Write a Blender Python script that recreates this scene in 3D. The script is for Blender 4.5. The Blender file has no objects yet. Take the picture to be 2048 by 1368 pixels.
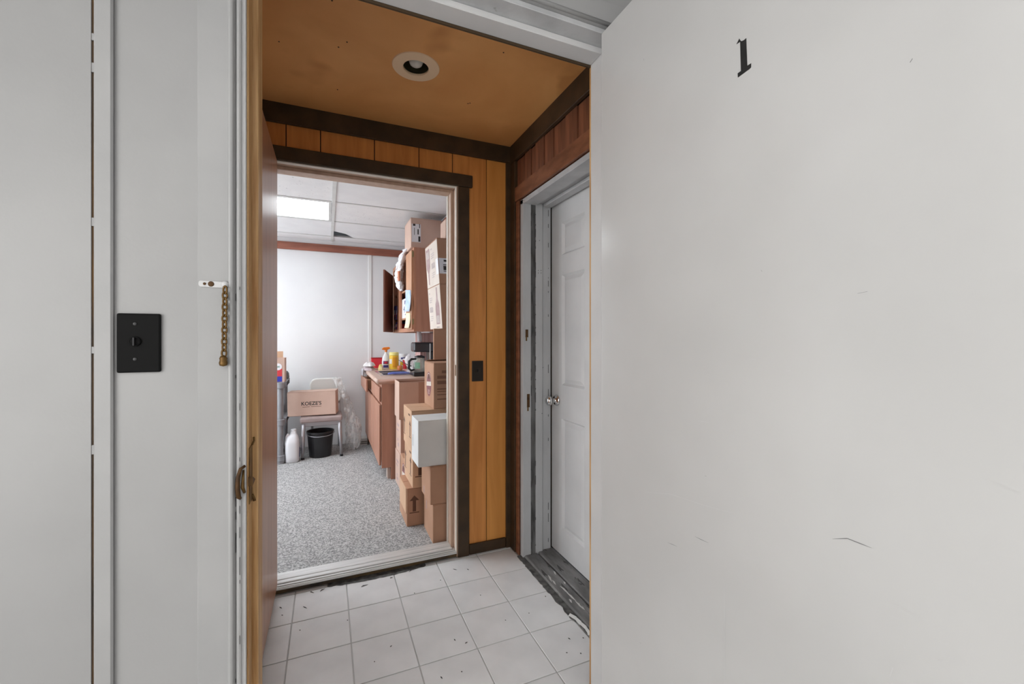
import bpy, bmesh, math, random
from mathutils import Vector, Matrix, noise
random.seed(7)
S = bpy.context.scene
COL = S.collection
PI = math.pi

# ------------------------------------------------------------------ camera
CAMZ, F, CX, CY = 1.2, 854.0, 1024.0, 675.0
YAW = math.radians(23.37)
sy, cyw = math.sin(YAW), math.cos(YAW)
cd = bpy.data.cameras.new('camera'); cam = bpy.data.objects.new('camera', cd); COL.objects.link(cam)
cam.location = (0, 0, CAMZ)
cam.rotation_euler = (PI / 2, 0, -YAW)
cd.sensor_width = 36.0
cd.lens = 36.0 * F / 2048.0
cd.shift_y = -(684.0 - CY) / 2048.0
cd.clip_start = 0.02
S.camera = cam

# ------------------------------------------------------------------ world and exposure
w = bpy.data.worlds.new('world'); S.world = w; w.use_nodes = True
w.node_tree.nodes['Background'].inputs[0].default_value = (0.8, 0.85, 0.9, 1)
w.node_tree.nodes['Background'].inputs[1].default_value = 0.05
S.view_settings.view_transform = 'Standard'
S.view_settings.look = 'None'
S.view_settings.gamma = 1.0
S.view_settings.use_curve_mapping = False
S.view_settings.exposure = 0.0
OFFICE_LAMP, HALL_FILL = 8.2, 7.0
REAR_FILL, SIDE_FILL, OFFICE_FILL = 0.5, 4.7, 5.7   # added unseen panes that glow as fill light

def ray(u, v):
    r = (u - CX) / F; d = (v - CY) / F
    return Vector((sy + r * cyw, cyw - r * sy, -d))
def P(u, v, X=None, Y=None, Z=None):
    """point where the ray of pixel (u, v) meets a plane of the room"""
    q = ray(u, v)
    if X is not None: t = X / q.x
    elif Y is not None: t = Y / q.y
    else: t = (Z - CAMZ) / q.z
    return Vector((q.x * t, q.y * t, CAMZ + q.z * t))

# ------------------------------------------------------------------ materials
MATS = {}
def mat(name, c1, c2=None, rough=0.5, metal=0.0, nscale=4.0, stretch=(1, 1, 1), bump=0.0, bscale=80.0,
        lo=0.35, hi=0.65, detail=5.0, emit=None, spec=0.5, trans=0.0, alpha=1.0, distort=0.0, speck=None, speck_scale=30., speck_cut=0.7, coat=0.0):
    if name in MATS: return MATS[name]
    m = bpy.data.materials.new(name); m.use_nodes = True
    nt = m.node_tree; b = nt.nodes['Principled BSDF']; L = nt.links.new
    b.inputs['Roughness'].default_value = rough
    b.inputs['Metallic'].default_value = metal
    b.inputs['Specular IOR Level'].default_value = spec
    b.inputs['Transmission Weight'].default_value = trans
    b.inputs['Alpha'].default_value = alpha
    b.inputs['Coat Weight'].default_value = coat
    c1 = (*c1, 1); 
    b.inputs['Base Color'].default_value = c1
    tc = nt.nodes.new('ShaderNodeTexCoord'); mp = nt.nodes.new('ShaderNodeMapping')
    L(tc.outputs['Object'], mp.inputs['Vector']); mp.inputs['Scale'].default_value = stretch
    out = None
    if c2 is not None:
        n = nt.nodes.new('ShaderNodeTexNoise'); n.inputs['Scale'].default_value = nscale
        n.inputs['Detail'].default_value = detail; n.inputs['Distortion'].default_value = distort
        L(mp.outputs['Vector'], n.inputs['Vector'])
        r = nt.nodes.new('ShaderNodeValToRGB')
        r.color_ramp.elements[0].position = lo; r.color_ramp.elements[0].color = c1
        r.color_ramp.elements[1].position = hi; r.color_ramp.elements[1].color = (*c2, 1)
        L(n.outputs['Fac'], r.inputs['Fac']); out = r.outputs['Color']
    if speck is not None:
        n2 = nt.nodes.new('ShaderNodeTexNoise'); n2.inputs['Scale'].default_value = speck_scale; n2.inputs['Detail'].default_value = 3
        L(mp.outputs['Vector'], n2.inputs['Vector'])
        r2 = nt.nodes.new('ShaderNodeValToRGB')
        r2.color_ramp.elements[0].position = speck_cut; r2.color_ramp.elements[0].color = (0, 0, 0, 1)
        r2.color_ramp.elements[1].position = min(1, speck_cut + 0.06); r2.color_ramp.elements[1].color = (1, 1, 1, 1)
        L(n2.outputs['Fac'], r2.inputs['Fac'])
        mx = nt.nodes.new('ShaderNodeMix'); mx.data_type = 'RGBA'
        L(r2.outputs['Color'], mx.inputs[0])
        if out is not None: L(out, mx.inputs[6])
        else: mx.inputs[6].default_value = c1
        mx.inputs[7].default_value = (*speck, 1)
        out = mx.outputs[2]
    if out is not None: L(out, b.inputs['Base Color'])
    if bump > 0:
        n3 = nt.nodes.new('ShaderNodeTexNoise'); n3.inputs['Scale'].default_value = bscale; n3.inputs['Detail'].default_value = 4
        L(mp.outputs['Vector'], n3.inputs['Vector'])
        bp = nt.nodes.new('ShaderNodeBump'); bp.inputs['Strength'].default_value = bump; bp.inputs['Distance'].default_value = 0.004
        L(n3.outputs['Fac'], bp.inputs['Height']); L(bp.outputs['Normal'], b.inputs['Normal'])
    if emit is not None:
        b.inputs['Emission Color'].default_value = (*emit[0], 1); b.inputs['Emission Strength'].default_value = emit[1]
    MATS[name] = m
    return m

WHITE_DIM = mat('dimmed_wall_paint', (0.345, 0.345, 0.345), (0.385, 0.385, 0.385), rough=0.45, nscale=3, bump=0.06, bscale=120)  # darker than white paint, balancing corridor light against the vestibule
TRIMW_DIM = mat('dimmed_trim_paint', (0.36, 0.362, 0.364), (0.405, 0.405, 0.405), rough=0.4, nscale=5, bump=0.08, bscale=60, speck=(0.31, 0.31, 0.31), speck_scale=16, speck_cut=0.74)  # white trim darkened in the colour for the same light balance
DOORW_DIM = mat('dimmed_door_paint', (0.52, 0.52, 0.515), (0.57, 0.57, 0.565), rough=0.18, nscale=2.2, bump=0.015, bscale=40, speck=(0.46, 0.46, 0.455), speck_scale=9, speck_cut=0.76)  # door white also toned down to offset the strong corridor light
FRAMEW = mat('white_frame_paint', (0.58, 0.585, 0.59), (0.64, 0.64, 0.64), rough=0.4, nscale=5, bump=0.06, bscale=60, speck=(0.44, 0.44, 0.44), speck_scale=14, speck_cut=0.76)
JAMBW = mat('chipped_white_paint', (0.44, 0.45, 0.46), (0.54, 0.55, 0.56), rough=0.45, nscale=9, stretch=(1, 1, .25), bump=0.25, bscale=40, speck=(0.16, 0.15, 0.14), speck_scale=14, speck_cut=0.72)
PANELD = mat('grey_white_door_paint', (0.62, 0.625, 0.63), (0.68, 0.685, 0.69), rough=0.4, nscale=5, bump=0.05)
RAWWOOD = mat('raw_jamb_wood', (0.42, 0.21, 0.07), (0.68, 0.43, 0.20), rough=0.5, nscale=6, stretch=(14, 14, 0.7), bump=0.1)
DARKGAP = mat('dark_gap', (0.06, 0.035, 0.015), rough=0.9)
BROWNGAP = mat('brown_gap', (0.26, 0.14, 0.05), (0.08, 0.07, 0.06), rough=0.9, nscale=5)
PANEL = mat('honey_wood_panel', (0.58, 0.22, 0.05), (0.72, 0.30, 0.076), rough=0.5, nscale=2.2, stretch=(9, 9, 0.9), detail=8, distort=1.2, bump=0.05)
PANEL2 = mat('amber_wood_panel', (0.64, 0.265, 0.056), (0.76, 0.34, 0.082), rough=0.5, nscale=2.0, stretch=(8, 8, 0.7), detail=8, distort=1.0, bump=0.05)
PLYCEIL = mat('stained_plywood', (0.74, 0.345, 0.11), (0.86, 0.44, 0.155), rough=0.6, nscale=2.5, detail=7, distort=0.6, bump=0.05, speck=(0.68, 0.31, 0.10), speck_scale=2.2, speck_cut=0.62)
DKTRIM = mat('dark_stained_trim', (0.034, 0.018, 0.006), (0.066, 0.034, 0.012), rough=0.6, nscale=3, stretch=(3, 3, 3), bump=0.12, speck=(0.13, 0.08, 0.04), speck_scale=40, speck_cut=0.74)
REDWOOD = mat('old_red_brown_board', (0.115, 0.038, 0.015), (0.24, 0.085, 0.038), rough=0.6, nscale=4, stretch=(10, 10, 0.8), detail=8, bump=0.12)
REDTRIM = mat('red_brown_casing', (0.14, 0.048, 0.018), (0.24, 0.09, 0.04), rough=0.55, nscale=4, stretch=(2, 2, 6), detail=8, bump=0.1, speck=(0.36, 0.18, 0.09), speck_scale=30, speck_cut=0.73)
DOORWOOD = mat('varnished_door_veneer', (0.40, 0.195, 0.105), (0.49, 0.26, 0.15), rough=0.33, nscale=3, stretch=(6, 6, 0.6), detail=6, bump=0.05, bscale=20)
DOOREDGE = mat('door_edge_wood', (0.50, 0.28, 0.10), (0.62, 0.37, 0.15), rough=0.5, nscale=4, stretch=(10, 10, .6))
VINYL = mat('vinyl_tile', (0.79, 0.795, 0.80), (0.88, 0.885, 0.89), rough=0.28, nscale=6, detail=8, bump=0.05, bscale=25, speck=(0.70, 0.70, 0.70), speck_scale=11, speck_cut=0.68)
GROUT = mat('vinyl_joint', (0.52, 0.52, 0.51), (0.60, 0.60, 0.59), rough=0.5, nscale=9)
SILL = mat('worn_grey_sill', (0.12, 0.12, 0.12), (0.26, 0.26, 0.26), rough=0.7, nscale=7, stretch=(3, .8, 1), detail=8, bump=0.4, bscale=30, speck=(0.06, 0.06, 0.06), speck_scale=14, speck_cut=0.62)
CRUMBLE = mat('crumbled_mortar', (0.045, 0.045, 0.045), (0.15, 0.15, 0.145), rough=0.9, nscale=30, bump=0.8, bscale=60)
ALU = mat('aluminium', (0.80, 0.80, 0.79), (0.66, 0.66, 0.65), rough=0.35, metal=0.35, nscale=12, stretch=(.3, 6, 6))
CARPET = mat('grey_carpet', (0.24, 0.24, 0.24), (0.58, 0.58, 0.575), rough=1.0, nscale=115, lo=0.38, hi=0.62, bump=1.0, bscale=150, detail=3, spec=0.1)
OFFWALL = mat('office_wall_paint', (0.74, 0.745, 0.76), (0.79, 0.795, 0.80), rough=0.4, nscale=2, bump=0.03)
CTILE = mat('acoustic_tile', (0.86, 0.86, 0.86), (0.82, 0.82, 0.825), rough=0.9, nscale=8, bump=0.3, bscale=60, speck=(0.45, 0.45, 0.46), speck_scale=55, speck_cut=0.66)
CTILEP = mat('plain_ceiling_tile', (0.86, 0.86, 0.865), (0.82, 0.82, 0.83), rough=0.85, nscale=6, bump=0.15, bscale=90)
TEE = mat('ceiling_grid_white', (0.72, 0.73, 0.71), (0.64, 0.64, 0.63), rough=0.5, nscale=7)
TEEDK = mat('ceiling_grid_shadow', (0.25, 0.26, 0.27), rough=0.6)
VOID = mat('ceiling_void', (0.02, 0.02, 0.025), rough=0.9)
MAHOG = mat('mahogany_moulding', (0.22, 0.075, 0.048), (0.34, 0.12, 0.075), rough=0.5, nscale=3, stretch=(1, 6, 8), detail=7)
CARD = mat('brown_cardboard', (0.45, 0.255, 0.165), (0.51, 0.30, 0.20), rough=0.8, nscale=5, bump=0.05, bscale=150, spec=0.25)
CARD2 = mat('tan_cardboard', (0.60, 0.385, 0.25), (0.66, 0.43, 0.285), rough=0.8, nscale=5, spec=0.25)
CARD3 = mat('pinkish_cardboard', (0.575, 0.405, 0.33), (0.63, 0.455, 0.375), rough=0.8, nscale=5, spec=0.25)
CARDW = mat('white_cardboard', (0.72, 0.72, 0.71), (0.78, 0.78, 0.77), rough=0.7, nscale=6)
CARDL = mat('cream_cardboard', (0.66, 0.58, 0.51), (0.72, 0.64, 0.57), rough=0.75, nscale=5)
SEAM = mat('carton_seam', (0.12, 0.06, 0.035), rough=0.9)
TAPE = mat('packing_tape', (0.52, 0.38, 0.27), rough=0.3)
INKB = mat('black_print', (0.03, 0.025, 0.025), rough=0.7)
INKBR = mat('dark_brown_print', (0.13, 0.06, 0.035), rough=0.7)
INKM = mat('maroon_print', (0.24, 0.085, 0.09), rough=0.7)
INKP = mat('faded_plum_print', (0.36, 0.24, 0.24), (0.46, 0.34, 0.33), rough=0.7, nscale=20)
INKG = mat('faded_grey_print', (0.45, 0.38, 0.36), (0.55, 0.48, 0.45), rough=0.7, nscale=20)
PAPER = mat('white_paper', (0.82, 0.82, 0.86), rough=0.8)
PAPERB = mat('blue_paper', (0.36, 0.52, 0.74), (0.68, 0.75, 0.82), rough=0.6, nscale=16)
PAPERY = mat('yellow_paper', (0.82, 0.77, 0.52), rough=0.8)
CABWOOD = mat('cherry_cabinet', (0.40, 0.195, 0.130), (0.48, 0.245, 0.17), rough=0.45, nscale=3, stretch=(8, 8, 0.7), detail=7, bump=0.03)
CABDARK = mat('dark_cabinet_door', (0.15, 0.055, 0.035), (0.23, 0.088, 0.058), rough=0.45, nscale=3, stretch=(8, 8, .7), detail=7)
CABLIGHT = mat('light_cabinet_wood', (0.48, 0.25, 0.145), (0.56, 0.31, 0.19), rough=0.5, nscale=3, stretch=(7, 7, .7), detail=6)
WORKTOP = mat('beige_laminate', (0.52, 0.35, 0.27), (0.60, 0.43, 0.35), rough=0.35, nscale=25)
STEEL = mat('stainless_steel', (0.62, 0.62, 0.66), rough=0.25, metal=1.0)
CHROME = mat('chrome', (0.75, 0.75, 0.75), rough=0.08, metal=1.0)
BLACKP = mat('black_plastic', (0.015, 0.015, 0.017), rough=0.3)
BLACKG = mat('black_switch_plastic', (0.005, 0.005, 0.005), rough=0.6, spec=0.12)
RUST = mat('rusty_brass', (0.10, 0.048, 0.012), (0.23, 0.135, 0.04), rough=0.45, metal=0.6, nscale=30, bump=0.2, bscale=90)
RUSTD = mat('dark_rust', (0.055, 0.025, 0.008), (0.14, 0.07, 0.02), rough=0.6, metal=0.4, nscale=30)
LAMPRING = mat('cream_lamp_trim', (0.93, 0.70, 0.46), rough=0.5)
LAMPCAN = mat('lamp_can_dark', (0.05, 0.042, 0.02), rough=0.5)
BULB = mat('frosted_bulb', (0.72, 0.70, 0.64), rough=0.25)
DIFF = mat('lit_diffuser', (0.9, 0.9, 0.9), rough=0.5, emit=((.89, .955, 1.0), OFFICE_LAMP))
DIFFH = mat('hall_fill_diffuser', (0.9, 0.9, 0.9), rough=0.5, emit=((1.0, .985, .965), HALL_FILL))
GREYP = mat('grey_plastic', (0.23, 0.24, 0.26), (0.28, 0.29, 0.31), rough=0.4, nscale=6)
GREYM = mat('grey_metal', (0.42, 0.41, 0.43), rough=0.35, metal=0.5)
SEATV = mat('brown_vinyl', (0.34, 0.27, 0.26), (0.40, 0.32, 0.31), rough=0.5, nscale=8)
CREAM = mat('cream_padding', (0.74, 0.74, 0.71), rough=0.5)
JUGW = mat('milky_plastic', (0.78, 0.79, 0.82), rough=0.35)
CLEARP = mat('clear_plastic_film', (0.88, 0.90, 0.90), rough=0.10, alpha=0.22, bump=0.6, bscale=30, spec=0.8)
BAGW = mat('white_plastic_bag', (0.82, 0.82, 0.84), (0.74, 0.72, 0.74), rough=0.35, nscale=10, bump=0.4, bscale=25)
ORANGE = mat('orange_plastic', (0.78, 0.20, 0.02), rough=0.35)
YELLOW = mat('yellow_plastic', (0.80, 0.50, 0.03), (0.86, 0.60, 0.06), rough=0.35, nscale=6)
YELLOWL = mat('pale_yellow_plastic', (0.80, 0.72, 0.26), rough=0.4)
REDP = mat('red_plastic', (0.66, 0.03, 0.045), rough=0.35)
BLUEC = mat('blue_cloth', (0.12, 0.16, 0.52), (0.20, 0.25, 0.62), rough=0.9, nscale=20, bump=0.4)
NAVY = mat('navy_print', (0.04, 0.03, 0.20), rough=0.5)
PURPLE = mat('purple_print', (0.20, 0.05, 0.15), rough=0.5)
GREENL = mat('green_label', (0.22, 0.46, 0.32), rough=0.4)
APPLE = mat('apple_skin', (0.42, 0.05, 0.02), (0.58, 0.22, 0.06), rough=0.3, nscale=8, stretch=(1, 1, .3))
STEM = mat('stem_brown', (0.10, 0.05, 0.02), rough=0.8)
GLASS = mat('carafe_glass', (0.75, 0.85, 0.80), rough=0.03, trans=0.9, alpha=0.75)
CLOTHW = mat('white_cloth', (0.78, 0.76, 0.75), (0.66, 0.62, 0.63), rough=0.9, nscale=14, bump=0.4, bscale=40)
CLOTHG = mat('mauve_cloth', (0.50, 0.42, 0.44), (0.58, 0.50, 0.52), rough=0.9, nscale=14, bump=0.4, bscale=40)
CLOTHY = mat('yellow_print_cloth', (0.74, 0.58, 0.16), (0.82, 0.74, 0.58), rough=0.9, nscale=25)
VENTW = mat('vent_metal', (0.60, 0.58, 0.55), rough=0.5)
SCUFF = mat('grey_scuff', (0.34, 0.34, 0.34), rough=0.6)
SCUFFD = mat('black_scuff', (0.05, 0.05, 0.05), rough=0.7)
STICKER = mat('black_sticker', (0.012, 0.012, 0.012), (0.022, 0.022, 0.022), rough=0.45, nscale=40)
HALLFLOOR = mat('hall_floor', (0.36, 0.35, 0.34), (0.42, 0.41, 0.40), rough=0.5, nscale=6)
CHIPW = mat('flaked_white_paint', (0.62, 0.62, 0.61), rough=0.6)

# film with whiter streaks in its opacity, painted highlights along long folds
nt = CLEARP.node_tree; tc = nt.nodes.new('ShaderNodeTexCoord'); mp = nt.nodes.new('ShaderNodeMapping'); mp.inputs['Scale'].default_value = (5, 5, 1.4); mp.inputs['Rotation'].default_value = (0, .5, 0)
nz = nt.nodes.new('ShaderNodeTexNoise'); nz.inputs['Scale'].default_value = 4.0; nz.inputs['Detail'].default_value = 6; nz.inputs['Distortion'].default_value = .8
rp = nt.nodes.new('ShaderNodeValToRGB'); rp.color_ramp.elements[0].position = .42; rp.color_ramp.elements[0].color = (.07, .07, .07, 1); rp.color_ramp.elements[1].position = .68; rp.color_ramp.elements[1].color = (.75, .75, .75, 1)
nt.links.new(tc.outputs['Object'], mp.inputs['Vector']); nt.links.new(mp.outputs['Vector'], nz.inputs['Vector']); nt.links.new(nz.outputs['Fac'], rp.inputs['Fac']); nt.links.new(rp.outputs['Color'], nt.nodes['Principled BSDF'].inputs['Alpha'])

# ------------------------------------------------------------------ mesh helpers
WLOC = {}
class MB:
    def __init__(self): self.bm = bmesh.new()
    def box(self, x0, x1, y0, y1, z0, z1):
        x0, x1 = min(x0, x1), max(x0, x1); y0, y1 = min(y0, y1), max(y0, y1); z0, z1 = min(z0, z1), max(z0, z1)
        v = [self.bm.verts.new(p) for p in ((x0, y0, z0), (x1, y0, z0), (x1, y1, z0), (x0, y1, z0), (x0, y0, z1), (x1, y0, z1), (x1, y1, z1), (x0, y1, z1))]
        for f in ((3, 2, 1, 0), (4, 5, 6, 7), (0, 1, 5, 4), (1, 2, 6, 5), (2, 3, 7, 6), (3, 0, 4, 7)): self.bm.faces.new([v[i] for i in f])
        return self
    def prism(self, pts, off):
        """closed polygon pts (3-D, flat) extruded by the vector off"""
        off = Vector(off); a = [self.bm.verts.new(Vector(p)) for p in pts]; b = [self.bm.verts.new(Vector(p) + off) for p in pts]
        n = len(pts)
        self.bm.faces.new(a[::-1]); self.bm.faces.new(b)
        for i in range(n): self.bm.faces.new((a[i], a[(i + 1) % n], b[(i + 1) % n], b[i]))
        return self
    def flat(self, pts):
        self.bm.faces.new([self.bm.verts.new(Vector(p)) for p in pts]); return self
    def lathe(self, c, prof, n=24, axis='z', sx=1.0, syy=1.0):
        c = Vector(c); rings = []
        def pt(r, h, a):
            x, y = r * math.cos(a) * sx, r * math.sin(a) * syy
            return c + (Vector((x, y, h)) if axis == 'z' else Vector((h, x, y)) if axis == 'x' else Vector((x, h, y)))
        for r, h in prof:
            rings.append([self.bm.verts.new(pt(max(r, 1e-5), h, 2 * PI * k / n)) for k in range(n)])
        for i in range(len(rings) - 1):
            for k in range(n):
                self.bm.faces.new((rings[i][k], rings[i][(k + 1) % n], rings[i + 1][(k + 1) % n], rings[i + 1][k]))
        if prof[0][0] > 1e-4: self.bm.faces.new(rings[0][::-1])
        if prof[-1][0] > 1e-4: self.bm.faces.new(rings[-1])
        return self
    def tube(self, pts, r, n=8, closed=False):
        pts = [Vector(p) for p in pts]; m = len(pts); rings = []
        rr = r if isinstance(r, (list, tuple)) else [r] * m
        up0 = None
        for i, p in enumerate(pts):
            if closed: d = pts[(i + 1) % m] - pts[i - 1]
            else: d = pts[min(i + 1, m - 1)] - pts[max(i - 1, 0)]
            d.normalize()
            a = up0 if up0 is not None else (Vector((0, 0, 1)) if abs(d.z) < 0.9 else Vector((1, 0, 0)))
            s = d.cross(a)
            if s.length < 1e-4: s = d.cross(Vector((0, 1, 0)))
            s.normalize(); t = s.cross(d).normalized(); up0 = t
            rings.append([self.bm.verts.new(p + (s * math.cos(2 * PI * k / n) + t * math.sin(2 * PI * k / n)) * rr[i]) for k in range(n)])
        for i in range(m if closed else m - 1):
            A, B = rings[i], rings[(i + 1) % m]
            for k in range(n): self.bm.faces.new((A[k], A[(k + 1) % n], B[(k + 1) % n], B[k]))
        if not closed: self.bm.faces.new(rings[0][::-1]); self.bm.faces.new(rings[-1])
        return self
    def loft(self, secs, n=28, crumple=0.0, freq=8.0, seed=0.0, sub=1, sq=1.0):
        """secs: (centre, rx, ry) horizontal ellipses, with folds"""
        if sub > 1:
            ex = []
            for i in range(len(secs) - 1):
                a_, b_ = secs[i], secs[i + 1]
                for k in range(sub):
                    f = k / sub; ex.append((Vector(a_[0]).lerp(Vector(b_[0]), f), a_[1] + (b_[1] - a_[1]) * f, a_[2] + (b_[2] - a_[2]) * f))
            secs = ex + [secs[-1]]
        rings = []
        for c, rx, ry in secs:
            R = []
            for k in range(n):
                a = 2 * PI * k / n
                q = Vector(c) + Vector((rx * math.copysign(abs(math.cos(a)) ** sq, math.cos(a)), ry * math.copysign(abs(math.sin(a)) ** sq, math.sin(a)), 0))
                s = noise.noise(q * freq + Vector((seed, seed, seed))) + 0.6 * noise.noise(q * freq * 2.3 + Vector((seed, 3, 1)))
                q += Vector((math.cos(a), math.sin(a), 0.3 * math.sin(a * 3))) * s * crumple
                R.append(self.bm.verts.new(q))
            rings.append(R)
        for i in range(len(rings) - 1):
            for k in range(n): self.bm.faces.new((rings[i][k], rings[i][(k + 1) % n], rings[i + 1][(k + 1) % n], rings[i + 1][k]))
        self.bm.faces.new(rings[0][::-1]); self.bm.faces.new(rings[-1])
        return self
    def build(self, name, m, parent=None, xf=None, smooth=False, bevel=0.0, seg=1):
        bm = self.bm
        if bevel > 0:
            bmesh.ops.recalc_face_normals(bm, faces=bm.faces)
            ed = [e for e in bm.edges if len(e.link_faces) == 2 and e.calc_face_angle(0) > 0.5]
            bmesh.ops.bevel(bm, geom=ed, offset=bevel, segments=seg, profile=0.5, affect='EDGES', clamp_overlap=True)
        if xf:
            for v in bm.verts: v.co = xf(v.co)
        bmesh.ops.recalc_face_normals(bm, faces=bm.faces)
        xs = [v.co.x for v in bm.verts]; ys = [v.co.y for v in bm.verts]; zs = [v.co.z for v in bm.verts]
        c = Vector(((min(xs) + max(xs)) / 2, (min(ys) + max(ys)) / 2, min(zs)))
        bmesh.ops.translate(bm, verts=bm.verts, vec=-c)
        me = bpy.data.meshes.new(name); bm.to_mesh(me); bm.free()
        me.materials.append(m)
        if smooth:
            for p in me.polygons: p.use_smooth = True
        return link(name, me, c, parent)
def link(name, me, c, parent=None):
    o = bpy.data.objects.new(name, me); COL.objects.link(o)
    WLOC[o] = Vector(c)
    if parent is not None: o.parent = parent; o.location = Vector(c) - WLOC[parent]
    else: o.location = c
    return o
def thing(name, loc, label, cat, group=None, kind=None):
    o = bpy.data.objects.new(name, None); COL.objects.link(o); o.empty_display_size = 0.05
    o.location = loc; WLOC[o] = Vector(loc)
    return tag(o, label, cat, group, kind)
def tag(o, label, cat, group=None, kind=None):
    o['label'] = label; o['category'] = cat
    if group: o['group'] = group
    if kind: o['kind'] = kind
    return o
def B(name, m, parent, x0, x1, y0, y1, z0, z1, bevel=0.0, xf=None, seg=1):
    return MB().box(x0, x1, y0, y1, z0, z1).build(name, m, parent, xf=xf, bevel=bevel, seg=seg)
def struct(o, label, cat): return tag(o, label, cat, kind='structure')
def text_bm(s, size, bold=0.0):
    cu = bpy.data.curves.new('t', 'FONT'); cu.body = s; cu.size = size; cu.offset = bold; cu.resolution_u = 3
    o = bpy.data.objects.new('t', cu); COL.objects.link(o)
    dg = bpy.context.evaluated_depsgraph_get(); me = bpy.data.meshes.new_from_object(o.evaluated_get(dg))
    bm = bmesh.new(); bm.from_mesh(me)
    bpy.data.objects.remove(o); bpy.data.meshes.remove(me); bpy.data.curves.remove(cu)
    return bm
def print_text(name, s, width, m, parent, org, ex, ey, xf=None, bold=0.0):
    """flat lettering whose lower left corner is org, running along ex with up along ey"""
    t = MB(); t.bm.free(); t.bm = text_bm(s, 1.0, bold)
    xs = [v.co.x for v in t.bm.verts]; k = width / (max(xs) - min(xs)); x0 = min(xs)
    ex, ey, org = Vector(ex), Vector(ey), Vector(org)
    for v in t.bm.verts: v.co = org + ex * (v.co.x - x0) * k + ey * v.co.y * k
    return t.build(name, m, parent, xf=xf)

# ================================================================== THE SETTING
YW, YI = 1.05, 1.16          # corridor face and vestibule face of the front wall
YB, YO = 2.27, 2.395         # vestibule face and office face of the back partition
XL, XR = -0.31, 0.99         # vestibule side walls
VC = 2.292                   # vestibule ceiling
OX, OY, OC = 0.95, 5.10, 2.26  # office right wall, far wall, ceiling
OF = 0.02                    # office carpet level

# --- vestibule floor with its vinyl tiles
fl = struct(B('floor', GROUT, None, XL, 1.17, YW + 0.02, YO, -0.03, -0.0035), 'worn light grey vinyl floor of the small vestibule', 'floor')
TS, TX0, TY0 = 0.2235, -0.138, 2.013
tile_me = {}
for i in range(-1, 6):
    for j in range(-5, 2):
        x0, x1 = TX0 + i * TS, TX0 + (i + 1) * TS; y0, y1 = TY0 + j * TS, TY0 + (j + 1) * TS
        x0, x1, y0, y1 = max(x0, XL + .005), min(x1, 0.962), max(y0, YI - .02), min(y1, 2.258)
        if x1 - x0 < .02 or y1 - y0 < .012: continue
        g = 0.0022
        key = (round(x1 - x0, 4), round(y1 - y0, 4))
        if key not in tile_me:
            o = MB().box(x0 + g, x1 - g, y0 + g, y1 - g, -0.0035, 0.0).build('tile', VINYL, fl, bevel=0.0012)
            tile_me[key] = o.data
        else:
            o = link('tile', tile_me[key], ((x0 + x1) / 2, (y0 + y1) / 2, -0.0035), fl)

# --- sill of the side door, crumbled edge of the vinyl, paint flakes
s = thing('door_sill', (1.06, 1.75, 0), 'worn dark grey wooden sill below the white panel door', 'sill')
B('sill_board', SILL, s, 0.985, 1.066, 1.22, 2.135, -0.02, 0.012, bevel=0.006)
B('sill_board', SILL, s, 1.07, 1.166, 1.22, 2.135, -0.02, 0.016, bevel=0.004)
b = MB()
ya = [1.22 + k * 0.0155 for k in range(60)]
edge = [(0.953 + 0.010 * noise.noise(Vector((0, y * 22, 0))) + 0.006 * noise.noise(Vector((3, y * 60, 0))) + 0.012 * (y < 1.55) , y) for y in ya]
b.prism([(x, y, 0.0) for x, y in edge] + [(0.984, y, 0.0) for y in ya[::-1]], (0, 0, 0.004))
b.build('crumbled_edge', CRUMBLE, s)
b = MB()
for u, v, du, dv in ((1096, 1150, 8, 14), (1104, 1160, 8, 10), (1120, 1172, 18, 16), (1133, 1185, 20, 18), (1150, 1202, 16, 16), (1160, 1212, 10, 8), (1107, 1142, 5, 8), (1127, 1163, 4, 6), (1138, 1198, 6, 8)):
    p0, p1 = P(u, v, Z=0.0135), P(u + du, v + dv, Z=0.0135)
    d = (p1 - p0); nrm = Vector((-d.y, d.x, 0)).normalized() * 0.006
    b.prism([p0, p0.lerp(p1, .4) + nrm, p1, p0.lerp(p1, .6) - nrm * .6], (0, 0, 0.0012))
(b.build('paint_flake', CHIPW, s))['kind'] = 'stuff'
b = MB()
pl = [(1137, 1232), (1150, 1240), (1160, 1250), (1170, 1259), (1178, 1272)]
for a, c in zip(pl, pl[1:]):
    p0, p1 = P(*a, Z=0.002), P(*c, Z=0.002)
    b.prism([p0, p1, p1 + Vector((0.010, 0.002, 0.010)), p0 + Vector((0.010, 0.002, 0.008))], (-0.0015, 0, 0.001))
b.build('curled_vinyl_edge', CHIPW, s)

# --- front wall (corridor side white)
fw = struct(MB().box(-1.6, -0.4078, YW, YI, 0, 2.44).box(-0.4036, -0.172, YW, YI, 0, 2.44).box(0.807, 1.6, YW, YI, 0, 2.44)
            .box(-0.172, 0.807, YW, YI, 2.108, 2.44).build('wall_front', WHITE_DIM), 'white corridor wall around the open outer doorway', 'wall')
B('gap_backing', BROWNGAP, fw, -0.4078, -0.4036, YW + .004, YI - .01, 0, 2.44)
b = MB()
for z in (2.12, 2.02, 1.98, 1.76, 1.70, 1.41, 1.17, 0.98): b.box(-0.4078, -0.4036, YW + .001, YW + .004, z, z + .012 + .01 * random.random())
(b.build('paint_bridge', WHITE_DIM, fw))['kind'] = 'stuff'
B('vestibule_facing', DKTRIM, fw, XL, -0.1475, YI, YI + .012, 0, VC); B('vestibule_facing', DKTRIM, fw, 0.784, 0.99, YI, YI + .012, 0, VC)
B('vestibule_facing', DKTRIM, fw, -0.1475, 0.784, YI, YI + .012, 2.079, VC)
# narrow flat trim beside the joint
struct(B('trim_1', TRIMW_DIM, None, -0.4015, -0.3735, YW - .009, YW, 0, 2.44, bevel=.003), 'narrow flat white wall trim left of the switch plate', 'trim')
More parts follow.
